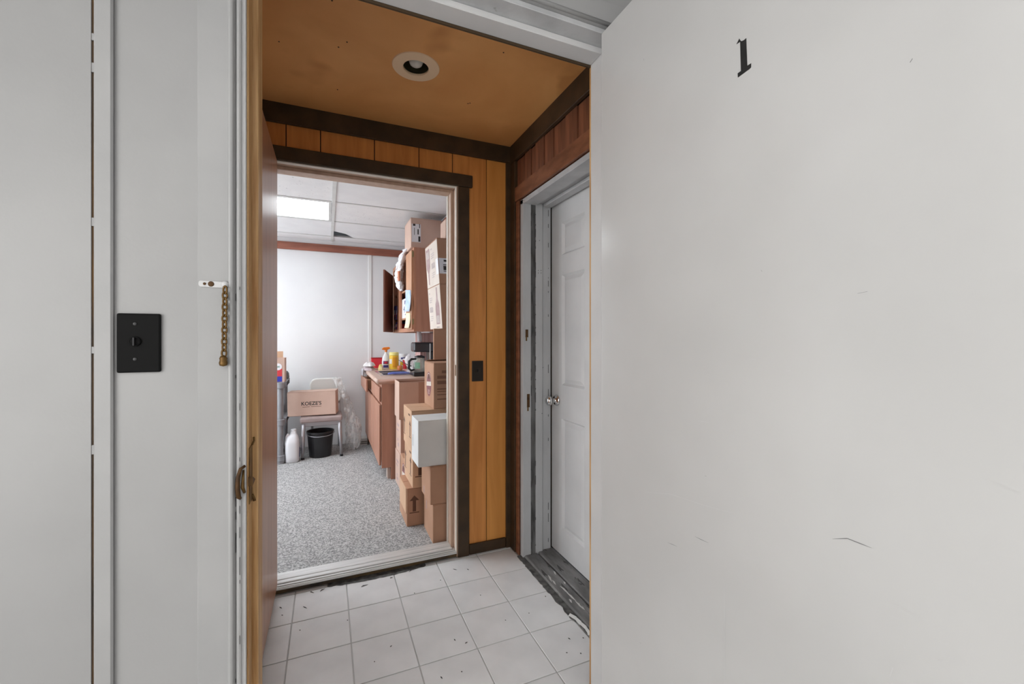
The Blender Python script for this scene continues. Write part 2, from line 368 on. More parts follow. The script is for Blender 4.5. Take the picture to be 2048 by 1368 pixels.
# casing: two legs and a head
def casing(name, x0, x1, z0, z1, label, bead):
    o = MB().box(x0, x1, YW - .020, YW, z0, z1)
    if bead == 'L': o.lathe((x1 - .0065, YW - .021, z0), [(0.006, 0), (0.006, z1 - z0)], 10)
    return struct(o.build(name, TRIMW_DIM, bevel=.003), label, 'trim')
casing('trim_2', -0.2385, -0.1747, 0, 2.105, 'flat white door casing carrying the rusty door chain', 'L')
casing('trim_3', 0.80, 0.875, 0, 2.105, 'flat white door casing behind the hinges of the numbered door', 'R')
hc = struct(MB().box(-0.2385, 0.875, YW - .020, YW, 2.107, 2.178).build('trim_4', TRIMW_DIM, bevel=.003), 'white head casing above the outer doorway', 'trim')
MB().tube([(-0.235, YW - .020, 2.111), (0.872, YW - .020, 2.111)], .006, 10).build('bead', TRIMW_DIM, hc, smooth=True)
# jamb with stop
fj = thing('door_frame', (0.317, 1.1, 0), 'white painted outer door frame, raw wood showing on the left jamb', 'door frame', kind='structure')
B('left_jamb', FRAMEW, fj, -0.172, -0.157, YW - .006, YI, 0, 2.107, bevel=.002)
B('left_jamb_bead', FRAMEW, fj, -0.1745, -0.1655, YW - .016, YW - .006, 0, 2.1, bevel=.003)
B('left_stop', RAWWOOD, fj, -0.157, -0.1415, 1.098, YI + .004, 0, 2.092, bevel=.002)
B('left_rabbet_strip', RAWWOOD, fj, -0.157, -0.1535, 1.052, 1.0965, 0, 2.092, bevel=.001)
B('right_jamb', FRAMEW, fj, 0.792, 0.807, YW - .006, YI, 0, 2.107, bevel=.002)
B('right_stop', FRAMEW, fj, 0.7765, 0.792, 1.098, YI, 0, 2.092, bevel=.002)
B('right_stop_edge', RAWWOOD, fj, 0.7765, 0.792, YI, YI + .006, 0, 2.08)
B('head_jamb', JAMBW, fj, -0.157, 0.792, YW - .006, YI, 2.092, 2.107, bevel=.002)
B('head_stop', FRAMEW, fj, -0.1415, 0.7765, 1.098, YI, 2.074, 2.092, bevel=.002)
B('head_stop_edge', DARKGAP, fj, -0.1415, 0.7765, YI, YI + .006, 2.068, 2.092)
b = MB()
for k in range(26):
    z = random.random() * 1.35; h = .006 + random.random() ** 2 * .04
    x = random.choice((-0.1741, -0.1668)); b.box(x, x + .0008, YW - .0165, YW - .0155, z, z + h)
for k in range(12):
    z = random.random() * 1.6; b.box(-0.1778, -0.1771, YW - .0208, YW - .0198, z, z + random.random() * .03)
o = b.build('paint_chip', SCUFFD, fj); o['kind'] = 'stuff'
st = thing('strike_latch', (-0.158, 1.05, 0.84), 'rusty bent latch strike on the raw wooden left jamb', 'latch')
lp = [P(490, 932, Y=1.036), P(481, 938, Y=1.03), P(476, 955, Y=1.026), P(475, 975, Y=1.026), P(477, 994, Y=1.026), P(481, 997, Y=1.03)]
MB().tube(lp, [.003, .0035, .004, .0045, .0045, .003], 8).build('lip', RUSTD, st, smooth=True)
lp = [P(487, 940, Y=1.036), P(485, 975, Y=1.03), P(489, 985, Y=1.034)]
MB().tube(lp, [.002, .0035, .003], 8).build('inner_lip', RUST, st, smooth=True)
B('plate', RUST, st, -0.1535, -0.1515, 1.054, 1.090, 0.845, 0.965, bevel=.0008)
zz = P(500, 962, Y=1.06).z
MB().prism([(-0.1535, 1.05, zz + .012), (-0.1535, 1.05, zz - .008), (-0.1535, 1.085, zz - .004)], (0.008, 0, 0)).build('bolt_catch', RUSTD, st)
MB().tube([(-0.1515, 1.085, 0.855), (-0.150, 1.096, 0.845), (-0.148, 1.094, 0.838)], .003, 6).build('hook', RUST, st, smooth=True)
MB().tube([(-0.1515, 1.086, 0.965), (-0.149, 1.094, 0.972), (-0.149, 1.09, 0.98)], .0022, 6).build('hook', RUST, st, smooth=True)

# chain with its keeper
ch = thing('door_chain', (-0.19, 1.03, 1.13), 'rusty brass security chain hanging from a painted keeper', 'door chain')
k0, k1 = P(397, 566, Y=1.03), P(463, 571, Y=1.03); zc = (k0.z + k1.z) / 2
pts = [(k0.x + .004 + .012 * (1 - math.cos(a)) * 0 + 0.004 * math.cos(a), 1.03, zc + .0065 * math.sin(a)) for a in [PI / 2 + i * PI / 8 for i in range(9)]]
pts += [(k1.x - .004 + 0.004 * math.cos(a), 1.03, zc - .001 + .0065 * math.sin(a)) for a in [-PI / 2 + i * PI / 8 for i in range(9)]]
MB().prism(pts, (0, -.003, 0)).build('keeper_plate', FRAMEW, ch, bevel=.0008)
for u, r in ((409, .0028), (422, .0055)):
    q = P(u, 567, Y=1.027); MB().lathe((q.x, q.y, zc), [(r, 0), (r * .8, -.0015), (0.0, -.002)], 14, axis='y').build('screw', RUSTD, ch)
q = P(450, 569, Y=1.027); MB().lathe((q.x, q.y, zc), [(.007, 0.0), (.007, -.003), (.004, -.0055), (0, -.006)], 16, axis='y').build('rivet', FRAMEW, ch, smooth=True)
cx0 = P(450, 600, Y=1.018).x; ztop = zc - .006; zbot = P(448, 712, Y=1.018).z
nl = 12; step = (ztop - zbot) / nl
for k in range(nl):
    zc_ = ztop - (k + .5) * step; pp = []
    for i in range(12):
        a = 2 * PI * i / 12
        xx, zz_ = .0042 * math.cos(a), (step * .66) * math.sin(a)
        tw = 0.55 if k % 2 else -0.6
        pp.append((cx0 - .0005 * k * .3 + xx * math.cos(tw), 1.0185 + xx * math.sin(tw), zc_ + zz_))
    MB().tube(pp, .0019, 6, closed=True).build('link', RUST, ch, smooth=True)
e = Vector((cx0 - .003, 1.0185, P(448, 733, Y=1.018).z))
MB().lathe(e, [(0.0, 0), (.0065, .002), (.0078, .007), (.0062, .013), (.0072, .016), (.005, .021), (0.0, .023)], 14).build('end_knob', RUST, ch, smooth=True)

# switch plate on the corridor wall
k0, k1 = P(232, 686, Y=1.046), P(322, 686, Y=1.046); zt, zb = P(277, 627, Y=1.045).z, P(277, 745, Y=1.045).z
sp = thing('key_switch', ((k0.x + k1.x) / 2, YW, zb), 'black wall plate with a keyed switch on the white corridor wall', 'switch')
B('plate', BLACKG, sp, k0.x + .001, k1.x, YW - .007, YW, zb, zt, bevel=.003, seg=2)
q = P(270, 683, Y=YW - .007)
MB().lathe((q.x, YW - .007, q.z), [(.0095, 0), (.0095, -.003), (.0075, -.004), (.006, -.0035), (0, -.0035)], 18, axis='y').build('lock_barrel', BLACKG, sp, smooth=False)
B('key_tab', BLACKP, sp, q.x - .0015, q.x + .0015, YW - .016, YW - .010, q.z - .008, q.z + .008, bevel=.0008)
for dz in (.034, -.034): MB().lathe((q.x, YW - .007, q.z + dz), [(.0032, 0), (.0028, -.001), (0, -.0013)], 12, axis='y').build('screw', BLACKP, sp)

# --- outer door, open towards the corridor, with its number
DXF = 0.733
d1 = thing('door_1', (DXF + .022, 1.035, 0), 'white flush outer door standing open, with a black number 1', 'door', kind='structure')
B('leaf', DOORW_DIM, d1, DXF, DXF + .044, 0.105, 1.040, 0.012, 2.086, bevel=.002)
n1 = [(415, 355), (485, 215), (515, 268), (545, 279), (600, 255), (657, 205), (665, 470), (682, 892), (778, 830), (776, 930), (740, 970), (450, 1182), (445, 1080), (527, 1020), (515, 640), (507, 292)]
n1 = [P(1440 + x / 12.44, 60 + y / 12.44, X=DXF) for x, y in n1]
MB().prism(n1, (-.0008, 0, 0)).build('number', STICKER, d1)
d1.children[-1]['label'] = 'black serif number 1'
b = MB(); b2 = MB()
def scuff(bb, pts, wd):
    q = [P(u, v, X=DXF - .0004) for u, v in pts]
    for i in range(len(q) - 1):
        d = q[i + 1] - q[i]; nn = Vector((0, -d.z, d.y)).normalized()
        w0 = wd * (0.25 if i == 0 else 1); w1 = wd * (0.25 if i == len(q) - 2 else 1)
        bb.flat([q[i] - nn * w0, q[i + 1] - nn * w1, q[i + 1] + nn * w1, q[i] + nn * w0])
for pts, wd, dk in (([(1665, 1078), (1695, 1077), (1720, 1087), (1743, 1096)], .0007, 1), ([(1390, 1073), (1402, 1079), (1417, 1086)], .0007, 1), ([(1335, 1085), (1345, 1089), (1354, 1093)], .0006, 1),
                    ([(1290, 984), (1340, 988), (1400, 1008), (1470, 1028)], .0005, 0), ([(1478, 1108), (1512, 1122)], .0006, 0), ([(1780, 1207), (1800, 1214), (1830, 1231)], .0008, 0), ([(1976, 962), (2005, 972), (2034, 985)], .0008, 0),
                    ([(1970, 977), (2002, 992)], .0006, 0), ([(1570, 743), (1582, 741)], .0025, 0), ([(1498, 718), (1512, 719)], .002, 0), ([(1582, 994), (1586, 1002)], .001, 0), ([(1312, 1002), (1311, 1008)], .0007, 0),
                    ([(1820, 125), (1825, 117)], .0022, 1), ([(1877, 126), (1880, 123)], .0018, 0), ([(1861, 168), (1863, 163)], .0015, 0), ([(1460, 206), (1469, 192)], .0012, 0), ([(1715, 587), (1735, 583)], .0009, 1), ([(1287, 117), (1288, 121)], .0012, 1),
                    ([(1664, 337), (1671, 333)], .0012, 0), ([(1780, 1352), (1786, 1335)], .002, 0), ([(1808, 1294), (1811, 1297)], .002, 0), ([(1866, 1318), (1876, 1320)], .0013, 0), ([(1884, 1322), (1897, 1324)], .0015, 0), ([(1409, 951), (1413, 953)], .0010, 1),
                    ([(1600, 1057), (1612, 1057)], .0008, 0), ([(1733, 850), (1750, 838)], .0008, 0), ([(1495, 900), (1520, 915)], .0005, 0), ([(1522, 540), (1524, 543)], .0012, 1), ([(1279, 1285), (1282, 1287)], .001, 1), ([(1395, 842), (1420, 845)], .0015, 0), ([(1448, 1170), (1449, 1250), (1449, 1368)], .0007, 0)):
    scuff(b2 if dk else b, pts, wd)
o = b.build('scuff_marks', mat('faint_scuff', (0.52, 0.52, 0.515), rough=0.5), d1); o['kind'] = 'stuff'
o = b2.build('scuff_marks', mat('dark_scuff', (0.20, 0.20, 0.20), rough=0.5), d1); o['kind'] = 'stuff'

# --- vestibule left wall, ceiling
struct(B('wall_left', PANEL, None, XL - .05, XL, YI, YB, 0, VC), 'wood panelled vestibule wall behind the open brown door', 'wall')
ce = struct(MB().box(XL - .05, XR + .05, YI + .012, 1.736 - .06, VC, VC + .03).box(XL - .05, XR + .05, 1.736 + .06, YB, VC, VC + .03)
            .box(XL - .05, 0.328 - .06, 1.676, 1.796, VC, VC + .03).box(0.328 + .06, XR + .05, 1.676, 1.796, VC, VC + .03).build('ceiling', PLYCEIL),
            'stained brown plywood ceiling of the vestibule', 'ceiling')
b = MB()
for u, v in ((694, 84), (677, 94), (675, 179), (1007, 105), (936, 207), (940, 206), (670, 227), (664, 1), (558, 83)):
    q = P(u, v, Z=VC); b.lathe((q.x, q.y, VC - .0012), [(.0028, 0), (.0028, .0012)], 8)
(b.build('nail_hole', DARKGAP, ce))['kind'] = 'stuff'
rl = thing('recessed_light', (0.328, 1.736, VC), 'round cream recessed light with an unlit bulb', 'light')
b = MB(); prof = [(.094, 0.0), (.092, -.003), (.052, -.006), (.050, -.004), (.050, 0.003)]
n = 40; R = [[b.bm.verts.new((0.328 + r * math.cos(2 * PI * k / n), 1.736 + r * math.sin(2 * PI * k / n), VC + h)) for k in range(n)] for r, h in prof]
for i in range(len(R) - 1):
    for k in range(n): b.bm.faces.new((R[i][k], R[i][(k + 1) % n], R[i + 1][(k + 1) % n], R[i + 1][k]))
b.build('trim_ring', LAMPRING, rl, smooth=False)
b = MB(); prof = [(.0502, 0.002), (.055, .012), (.055, .13), (0.0, .13)]
R = [[b.bm.verts.new((0.328 + max(r, 1e-4) * math.cos(2 * PI * k / n), 1.736 + max(r, 1e-4) * math.sin(2 * PI * k / n), VC + h)) for k in range(n)] for r, h in prof]
for i in range(len(R) - 1):
    for k in range(n): b.bm.faces.new((R[i][k], R[i][(k + 1) % n], R[i + 1][(k + 1) % n], R[i + 1][k]))
b.build('can', LAMPCAN, rl)
MB().lathe((0.328, 1.736, VC + .0), [(0, 0), (.012, .002), (.024, .010), (.030, .024), (.029, .04), (.02, .062), (.014, .075), (.014, .118)], 24).build('bulb', BULB, rl, smooth=True)

# --- vestibule back wall: planks, crown, casing, base
bw = struct(MB().box(XL, -0.285, YB, YO, 0, VC).box(0.668, 1.2, YB, YO, 0, VC).box(-0.285, 0.668, YB, YO, 2.045, VC).build('wall_back', mat('groove_black', (0.02, 0.01, 0.004), rough=.9)),
            'honey coloured plank wall around the office doorway', 'wall')
gx = [P(u, v, Y=YB - .006).x for u, v in ((572, 255), (641, 270), (749, 290), (838, 305), (905, 318), (973, 331))]
gx = [XL] + gx + [XR]
for i in range(len(gx) - 1):
    x0, x1 = gx[i] + .0022, gx[i + 1] - .0022
    z0 = 2.03 if x1 < 0.68 else 0.0
    if x0 < 0.668 < x1:   # plank notched around the casing
        MB().prism([(x0, YB, 2.03), (0.668, YB, 2.03), (0.668, YB, 0), (x1, YB, 0), (x1, YB, VC), (x0, YB, VC)], (0, -.006, 0)).build('plank', PANEL, bw)
    else: B('plank', PANEL2 if i == len(gx) - 2 else PANEL, bw, x0, x1, YB - .006, YB, z0, VC, bevel=.001)
def trim(name, m, label, *a, bevel=.002): return struct(B(name, m, None, *a, bevel=bevel), label, 'trim')
trim('trim_5', DKTRIM, 'dark stained crown strip along the back plank wall', XL, XR - .015, YB - .022, YB - .006, 2.200, VC)
trim('trim_6', DKTRIM, 'dark stained crown strip above the reddish side planks', XR - .031, XR - .012, YI + .012, YB - .006, 2.19, VC)
oc = thing('door_casing', (0.2, YB, 0), 'dark brown casing around the office doorway with an overhanging head', 'door casing', kind='structure')
B('side_casing', DKTRIM, oc, 0.653, 0.7165, YB - .022, YB - .006, 0, 2.025, bevel=.003)
B('side_casing', DKTRIM, oc, XL + .002, -0.275, YB - .022, YB - .006, 0, 2.025, bevel=.003)
B('head_casing', DKTRIM, oc, XL + .002, 0.735, YB - .024, YB - .006, 2.026, 2.092, bevel=.003)
struct(B('baseboard_back', DKTRIM, None, 0.718, 0.935, YB - .020, YB - .006, 0.002, 0.058, bevel=.003), 'dark brown baseboard under the honey planks', 'baseboard')
trim('trim_7', DKTRIM, 'dark corner board between plank wall and side door', 0.937, XR - .014, YB - .022, YB - .006, 0, 2.199)

# --- right wall of the vestibule with the white panel door in a deep frame
DY, DXR, DH = 2.13, 1.165, 1.955
rw = struct(MB().box(XR, XR + .25, DY + .012, YB, 0, VC).box(XR, XR + .25, YI + .012, DY + .012, DH + .005, VC).box(XR, XR + .25, YI + .012, 1.34, 0, DH + .005)
            .build('wall_right', mat('groove_black', (0.02, 0.01, 0.004))), 'side wall of old red brown planks above the white panel door', 'wall')
ys = [2.245, 2.143, 2.085, 2.01, 1.955, 1.86, 1.77, 1.66, 1.56, 1.45, 1.35, 1.23, YI + .013]
for i in range(len(ys) - 1):
    dx = (.012, .009, .013, .008, .016)[i % 5]
    B('plank', REDWOOD, rw, XR - dx, XR, ys[i + 1] + .002, ys[i] - .002, 1.96 if ys[i] < 2.2 else 0.0, 2.19, bevel=.001)
trim('trim_8', DKTRIM, 'dark upright board in the corner next to the chipped jamb', XR - .030, XR - .012, 2.185, YB - .023, 0, 2.188)
trim('trim_9', REDTRIM, 'narrow red brown strip beside the chipped white jamb', XR - .024, XR - .015, 2.143, 2.182, 0, 1.955)
trim('trim_10', REDTRIM, 'red brown head board above the white side door', XR - .030, XR - .016, YI + .013, 2.182, 1.957, 2.035)
sf = thing('door_frame', (1.07, 1.75, 0), 'chipped white frame of the side door with a dark weathered groove', 'door frame', kind='structure')
B('jamb_edge', JAMBW, sf, XR - .014, 1.025, DY - .022, DY + .012, 0, DH - .002, bevel=.002)
B('groove', mat('weathered_groove', (0.05, 0.05, 0.05), (0.17, 0.17, 0.17), rough=.9, nscale=12, stretch=(3, 3, .5), speck=(0.20, 0.12, 0.03), speck_scale=6, speck_cut=.68), sf, 1.025, 1.053, DY - .0205, DY + .012, 0, DH - .002)
B('jamb_face', JAMBW, sf, 1.053, 1.097, DY - .022, DY + .012, 0, DH - .002, bevel=.002)
B('stop', JAMBW, sf, 1.097, 1.154, DY - .010, DY + .012, 0, DH - .002, bevel=.002)
B('head_jamb', JAMBW, sf, XR - .014, 1.06, YI + .03, DY + .012, DH - .026, DH, bevel=.002)
B('head_stop', JAMBW, sf, 1.06, 1.158, YI + .03, DY + .012, DH - .012, DH, bevel=.002)
B('head_strip', JAMBW, sf, 1.10, 1.15, YI + .03, DY - .022, DH - .03, DH - .0125, bevel=.003)
b = MB()
for u, v in ((1076.5, 541), (1082, 541), (1076.5, 546), (1082, 546), (1079, 481), (1084, 827), (1086, 735)):
    q = P(u, v, Y=DY - .022); b.box(q.x - .0015, q.x + .0015, DY - .0226, DY - .0216, q.z - .0025, q.z + .0025)
for k in range(60):
    z = random.random() * 1.9; h = random.random() ** 2 * .05 + .004
    xx = random.choice((1.024, 1.051, 1.051, 1.137)); b.box(xx, xx + .003, (DY - .0224 if xx < 1.1 else DY - .0106), (DY - .0200 if xx < 1.1 else DY - .0095), z, z + h)
(b.build('paint_chip', SCUFFD, sf))['kind'] = 'stuff'
for z0, z1 in ((P(1056, 822, Y=DY - .022).z, P(1056, 788, Y=DY - .022).z), (P(1053, 682, Y=DY - .022).z, P(1053, 659, Y=DY - .022).z)):
    hw = thing('strike_plate', (1.0, DY - .022, z0), 'small rusty strike plate on the chipped jamb, ' + ('level with the chrome knob' if z0 < 1 else 'above the chrome knob'), 'strike plate')
    xa = P(1056 if z0 < 1 else 1053, 700, Y=DY - .023).x
    B('plate', RUSTD, hw, xa - .006, xa + .010, DY - .0250, DY - .0222, z0 + .02, z1, bevel=.0006)
    B('lip', RUST, hw, xa - .004, xa + .003, DY - .0255, DY - .0222, z0, z0 + .024, bevel=.0006)
d3 = thing('door_3', (1.19, 1.75, 0), 'white six panel side door with a chrome knob', 'door', kind='structure')
w0, w1 = 1.355, DY - .001
b = MB().box(1.178, 1.205, w0, w1, 0.02, DH - .003)
st_, ml = .112, .105; mid = (w0 + w1) / 2
zr = [0.02, .16, .762, .943, 1.54, 1.646, 1.822, DH - .003]
for y0, y1 in ((w1 - st_, w1), (w0, w0 + st_), (mid - ml / 2, mid + ml / 2)): b.box(DXR, 1.178, y0, y1, 0.02, DH - .003)
cols = ((mid + ml / 2, w1 - st_), (w0 + st_, mid - ml / 2))
for c0, c1 in cols:
    for i in (0, 2, 4, 6): b.box(DXR, 1.178, c0, c1, zr[i], zr[i + 1])
b.build('leaf', PANELD, d3)
for c0, c1 in cols:
    for i in (1, 3, 5):
        z0, z1 = zr[i], zr[i + 1]; b = MB(); m_ = .034
        o1 = [(1.1775, c0, z0), (1.1775, c1, z0), (1.1775, c1, z1), (1.1775, c0, z1)]; i1 = [(1.1675, c0 + m_, z0 + m_), (1.1675, c1 - m_, z0 + m_), (1.1675, c1 - m_, z1 - m_), (1.1675, c0 + m_, z1 - m_)]
        # sticking: slope down from the frame, then the raised field
        o0 = [(DXR, *p[1:]) for p in o1]; mm = .012; mdl = [(1.1775, c0 + mm, z0 + mm), (1.1775, c1 - mm, z0 + mm), (1.1775, c1 - mm, z1 - mm), (1.1775, c0 + mm, z1 - mm)]
        V = [[b.bm.verts.new(p) for p in ring] for ring in (o0, mdl, i1)]
        for a in range(2):
            for k in range(4): b.bm.faces.new((V[a][k], V[a][(k + 1) % 4], V[a + 1][(k + 1) % 4], V[a + 1][k]))
        b.bm.faces.new(V[2]); b.build('panel', PANELD, d3)
kq = P(1112, 800, X=DXR); ky, kz = DY - .06, kq.z
kn = MB().lathe((DXR, ky, kz), [(.032, 0), (.032, -.003), (.026, -.010), (.012, -.014), (.011, -.030), (.020, -.036), (.027, -.046), (.026, -.057), (.018, -.064), (0, -.066)], 24, axis='x').build('knob', CHROME, d3, smooth=True)
kn['label'] = 'round chrome knob'
B('latch_edge', RUSTD, d3, DXR - .001, 1.2, w1 - .0005, w1 + .0003, 0.3, 1.6)

# --- office door frame, threshold, brown office door
jf = thing('door_frame', (0.19, YB, 0), 'pale wooden frame of the office doorway with rebated stops', 'door frame', kind='structure')
PALE = mat('pale_frame_wood', (0.50, 0.34, 0.25), (0.58, 0.42, 0.32), rough=.45, nscale=4, stretch=(8, 8, .6))
PALE2 = mat('cream_frame_paint', (0.66, 0.60, 0.52), (0.70, 0.65, 0.58), rough=.45, nscale=4)
B('right_jamb', PALE, jf, 0.648, 0.668, YB - .012, YO, 0, 2.045, bevel=.002)
B('right_jamb_edge', PALE2, jf, 0.6445, 0.648, YB - .012, YB + .012, 0.03, 2.022, bevel=.001)
B('right_stop', PALE, jf, 0.632, 0.648, YB + .055, YO - .02, 0, 2.025, bevel=.002)
B('right_stop_edge', PALE2, jf, 0.628, 0.648, YO - .02, YO + .01, 0, 2.025, bevel=.001)
B('left_jamb', PALE, jf, -0.285, -0.265, YB - .005, YO, 0, 2.045, bevel=.002)
B('left_stop', PALE, jf, -0.265, -0.25, YB + .055, YO, 0, 2.025, bevel=.002)
B('head_jamb', PALE, jf, -0.265, 0.648, YB - .012, YO, 2.025, 2.045, bevel=.002)
B('head_jamb_edge', PALE2, jf, -0.265, 0.648, YB - .012, YB + .014, 2.0215, 2.025)
B('head_stop', PALE, jf, -0.25, 0.632, YB + .055, YO, 2.008, 2.025, bevel=.002)
q = P(909, 800, Y=YB - .012)
B('strike_plate', RUST, jf, 0.6437, 0.6445, YB - .008, YB + .01, 0.99, 1.05)
th = thing('threshold', (0.19, YB + .05, 0), 'ribbed aluminium threshold at the office doorway', 'threshold')
B('riser', mat('dark_riser', (0.05, 0.045, 0.04), (0.16, 0.10, 0.04), rough=.8, nscale=6), th, -0.285, 0.648, YB - .002, YO, 0, 0.022)
b = MB().box(-0.265, 0.648, YB - .016, YO + .004, 0.022, 0.028)
b.build('plate', ALU, th, bevel=.001)
for y, hh, ww in ((YB - .006, .003, .003), (YB + .012, .005, .006), (YB + .035, .010, .014), (YB + .070, .012, .020), (YB + .103, .010, .010), (YO, .006, .004)):
    B('rib', ALU, th, -0.264, 0.632 if y > YB + .02 else 0.6435, y - ww, y + ww, 0.028, 0.028 + hh, bevel=min(.003, hh * .45), seg=2)
b = MB()
xs = [0.0 + k * .0095 for k in range(51)]
e = [(x, 2.246 - .030 * max(0, math.sin((x + .02) / .50 * PI)) ** .6 - .008 * noise.noise(Vector((x * 40, 1, 0)))) for x in xs]
b.prism([(x, y, 0.0002) for x, y in e] + [(x, YB - .003, 0.0002) for x in xs[::-1]], (0, 0, .0012))
b.build('torn_edge', CRUMBLE, th)
b = MB()
for u, v, du, dv in ((722, 1174, 14, -5), (620, 1184, 8, 2), (640, 1183, 10, -6), (780, 1157, 6, -2), (818, 1144, 12, -8)):
    p0, p1 = P(u, v, Z=.001), P(u + du, v + dv, Z=.001); mid_ = p0.lerp(p1, .3) + Vector((0.0, .008, 0))
    b.prism([p0, p1, mid_], (0, 0, .0008))
(b.build('vinyl_tear', SCUFFD, th))['kind'] = 'stuff'
d2 = thing('door_2', (-0.245, 2.26, 0), 'varnished brown office door standing open beside the white jamb', 'door', kind='structure')
B('leaf', DOORWOOD, d2, -0.250, -0.2145, 1.365, 2.258, 0.045, 2.02, bevel=.0015)
B('edge_strip', DOOREDGE, d2, -0.250, -0.2145, 1.362, 1.365, 0.045, 2.02)
for z in (0.25, 1.0, 1.8):
    MB().lathe((-0.2515, 2.2615, z), [(.006, 0), (.006, .09)], 10).build('hinge', ALU, d2)

# inner switch plate
q = P(955, 742, Y=YB - .008)
s2 = thing('wall_switch', (q.x, YB - .006, q.z - .057), 'dark brown switch plate on the honey planks', 'switch')
B('plate', mat('dark_brown_plastic', (0.018, 0.012, 0.007), rough=.4), s2, q.x - .033, q.x + .033, YB - .012, YB - .006, q.z - .057, q.z + .057, bevel=.002, seg=2)
B('toggle', BLACKP, s2, q.x - .004, q.x + .004, YB - .020, YB - .012, q.z - .006, q.z + .012, bevel=.0015)

# debris on the vestibule floor
b = MB()
for u, v, du, dv in ((906, 1138, 8, 2), (934, 1138, 4, 2), (559, 1214, 5, 3), (606, 1213, 8, 4), (599, 1260, 2, 1), (563, 1230, 3, 1), (828, 1186, 2, 1), (780, 1294, 4, -3), (748, 1323, 2, 1), (908, 1278, 3, 4), (930, 1287, 5, -3), (922, 1343, 3, 1), (881, 1353, 4, 5), (1057, 1226, 2, 1), (880, 1160, 2, 1), (1090, 1192, 2, 2), (1136, 1276, 5, 3), (1132, 1305, 3, 1), (1160, 1306, 3, 2), (694, 1240, 2, 1), (1165, 1275, 3, 2), (960, 1190, 2, 1), (1010, 1240, 2, 1)):
    p0, p1 = P(u, v, Z=.0003), P(u + du, v + dv, Z=.0003); d_ = (p1 - p0); nn = Vector((-d_.y, d_.x, 0)).normalized() * .0022
    b.prism([p0, p0.lerp(p1, .5) + nn, p1, p0.lerp(p1, .4) - nn], (0, 0, .0012))
tag(b.build('floor_debris', SCUFFD), 'dark crumbs and bits scattered over the vinyl floor', 'debris', kind='stuff')

# --- corridor shell around the camera
struct(B('floor', HALLFLOOR, None, -1.6, 1.6, -2.6, YW + .02, -0.03, 0.0), 'plain grey floor of the corridor', 'floor')
struct(B('ceiling', WHITE_DIM, None, -1.65, 1.65, -2.6, YW, 2.44, 2.47), 'white corridor ceiling', 'ceiling')
struct(B('wall_corridor_left', WHITE_DIM, None, -1.65, -1.6, -2.6, YW, 0, 2.44), 'white corridor side wall on the left', 'wall')
struct(B('wall_corridor_right', WHITE_DIM, None, 1.6, 1.65, -2.6, YW, 0, 2.44), 'white corridor side wall on the right', 'wall')
struct(B('wall_corridor_rear', WHITE_DIM, None, -1.65, 1.65, -2.65, -2.6, 0, 2.44), 'white corridor wall behind the viewpoint', 'wall')
def window(name, label, axis, c, a0, a1, z0, z1, pm, nx):
    # added unseen fill light, shaped as a frosted window in a wall; axis 'x': wall faces +x at x=c, axis 'y': wall faces +y at y=c
    t = thing(name, (c, (a0 + a1) / 2, z0) if axis == 'x' else ((a0 + a1) / 2, c, z0), label, 'window', kind='structure')
    def bb(nm, m_, p0, p1, q0, q1, d0, d1):
        if axis == 'x': B(nm, m_, t, c + d0, c + d1, p0, p1, q0, q1)
        else: B(nm, m_, t, p0, p1, c + d0, c + d1, q0, q1)
    f = .05
    bb('frame', TRIMW_DIM, a0, a1, z0, z0 + f, 0, .04); bb('frame', TRIMW_DIM, a0, a1, z1 - f, z1, 0, .04)
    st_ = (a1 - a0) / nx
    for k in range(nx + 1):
        a = a0 + k * st_; bb('mullion', TRIMW_DIM, max(a0, a - f / 2), min(a1, a + f / 2), z0 + f, z1 - f, 0, .04)
    for k in range(nx): bb('pane', pm, a0 + k * st_ + f / 2, a0 + (k + 1) * st_ - f / 2, z0 + f, z1 - f, .004, .014)
window('fill_window_1', 'added window-shaped fill light in the unseen corridor wall behind the viewpoint', 'y', -2.6, -1.3, 1.3, .25, 2.3, mat('fill_pane_rear', (.8, .8, .8), rough=.6, emit=((1.0, .985, .965), REAR_FILL)), 3)
window('fill_window_2', 'added window-shaped fill light in the unseen left corridor wall', 'x', -1.6, -2.2, .3, .25, 2.2, mat('fill_pane_side', (.8, .8, .8), rough=.6, emit=((1.0, .985, .965), SIDE_FILL)), 3)
window('fill_window_3', 'added window-shaped fill light in the hidden left office wall', 'x', -2.4, 2.7, 4.9, .3, 2.0, mat('fill_pane_office', (.8, .8, .8), rough=.6, emit=((.88, .945, 1.0), OFFICE_FILL)), 2)
def luminaire(x0, x1, y0, y1, z, dm, label):
    t = thing('ceiling_light', ((x0 + x1) / 2, (y0 + y1) / 2, z), label, 'ceiling light')
    f = .022
    B('frame', TEE, t, x0, x0 + f, y0, y1, z - .004, z + .03); B('frame', TEE, t, x1 - f, x1, y0, y1, z - .004, z + .03)
    B('frame', TEE, t, x0 + f, x1 - f, y0, y0 + f, z - .004, z + .03); B('frame', TEE, t, x0 + f, x1 - f, y1 - f, y1, z - .004, z + .03)
    B('diffuser', dm, t, x0 + f, x1 - f, y0 + f, y1 - f, z - .001, z + .01)
    return t
luminaire(-0.95, 0.25, -1.3, -0.7, 2.412, DIFFH, 'added unseen corridor ceiling light panel behind the viewpoint')  # unseen lamp added to light the corridor and vestibule

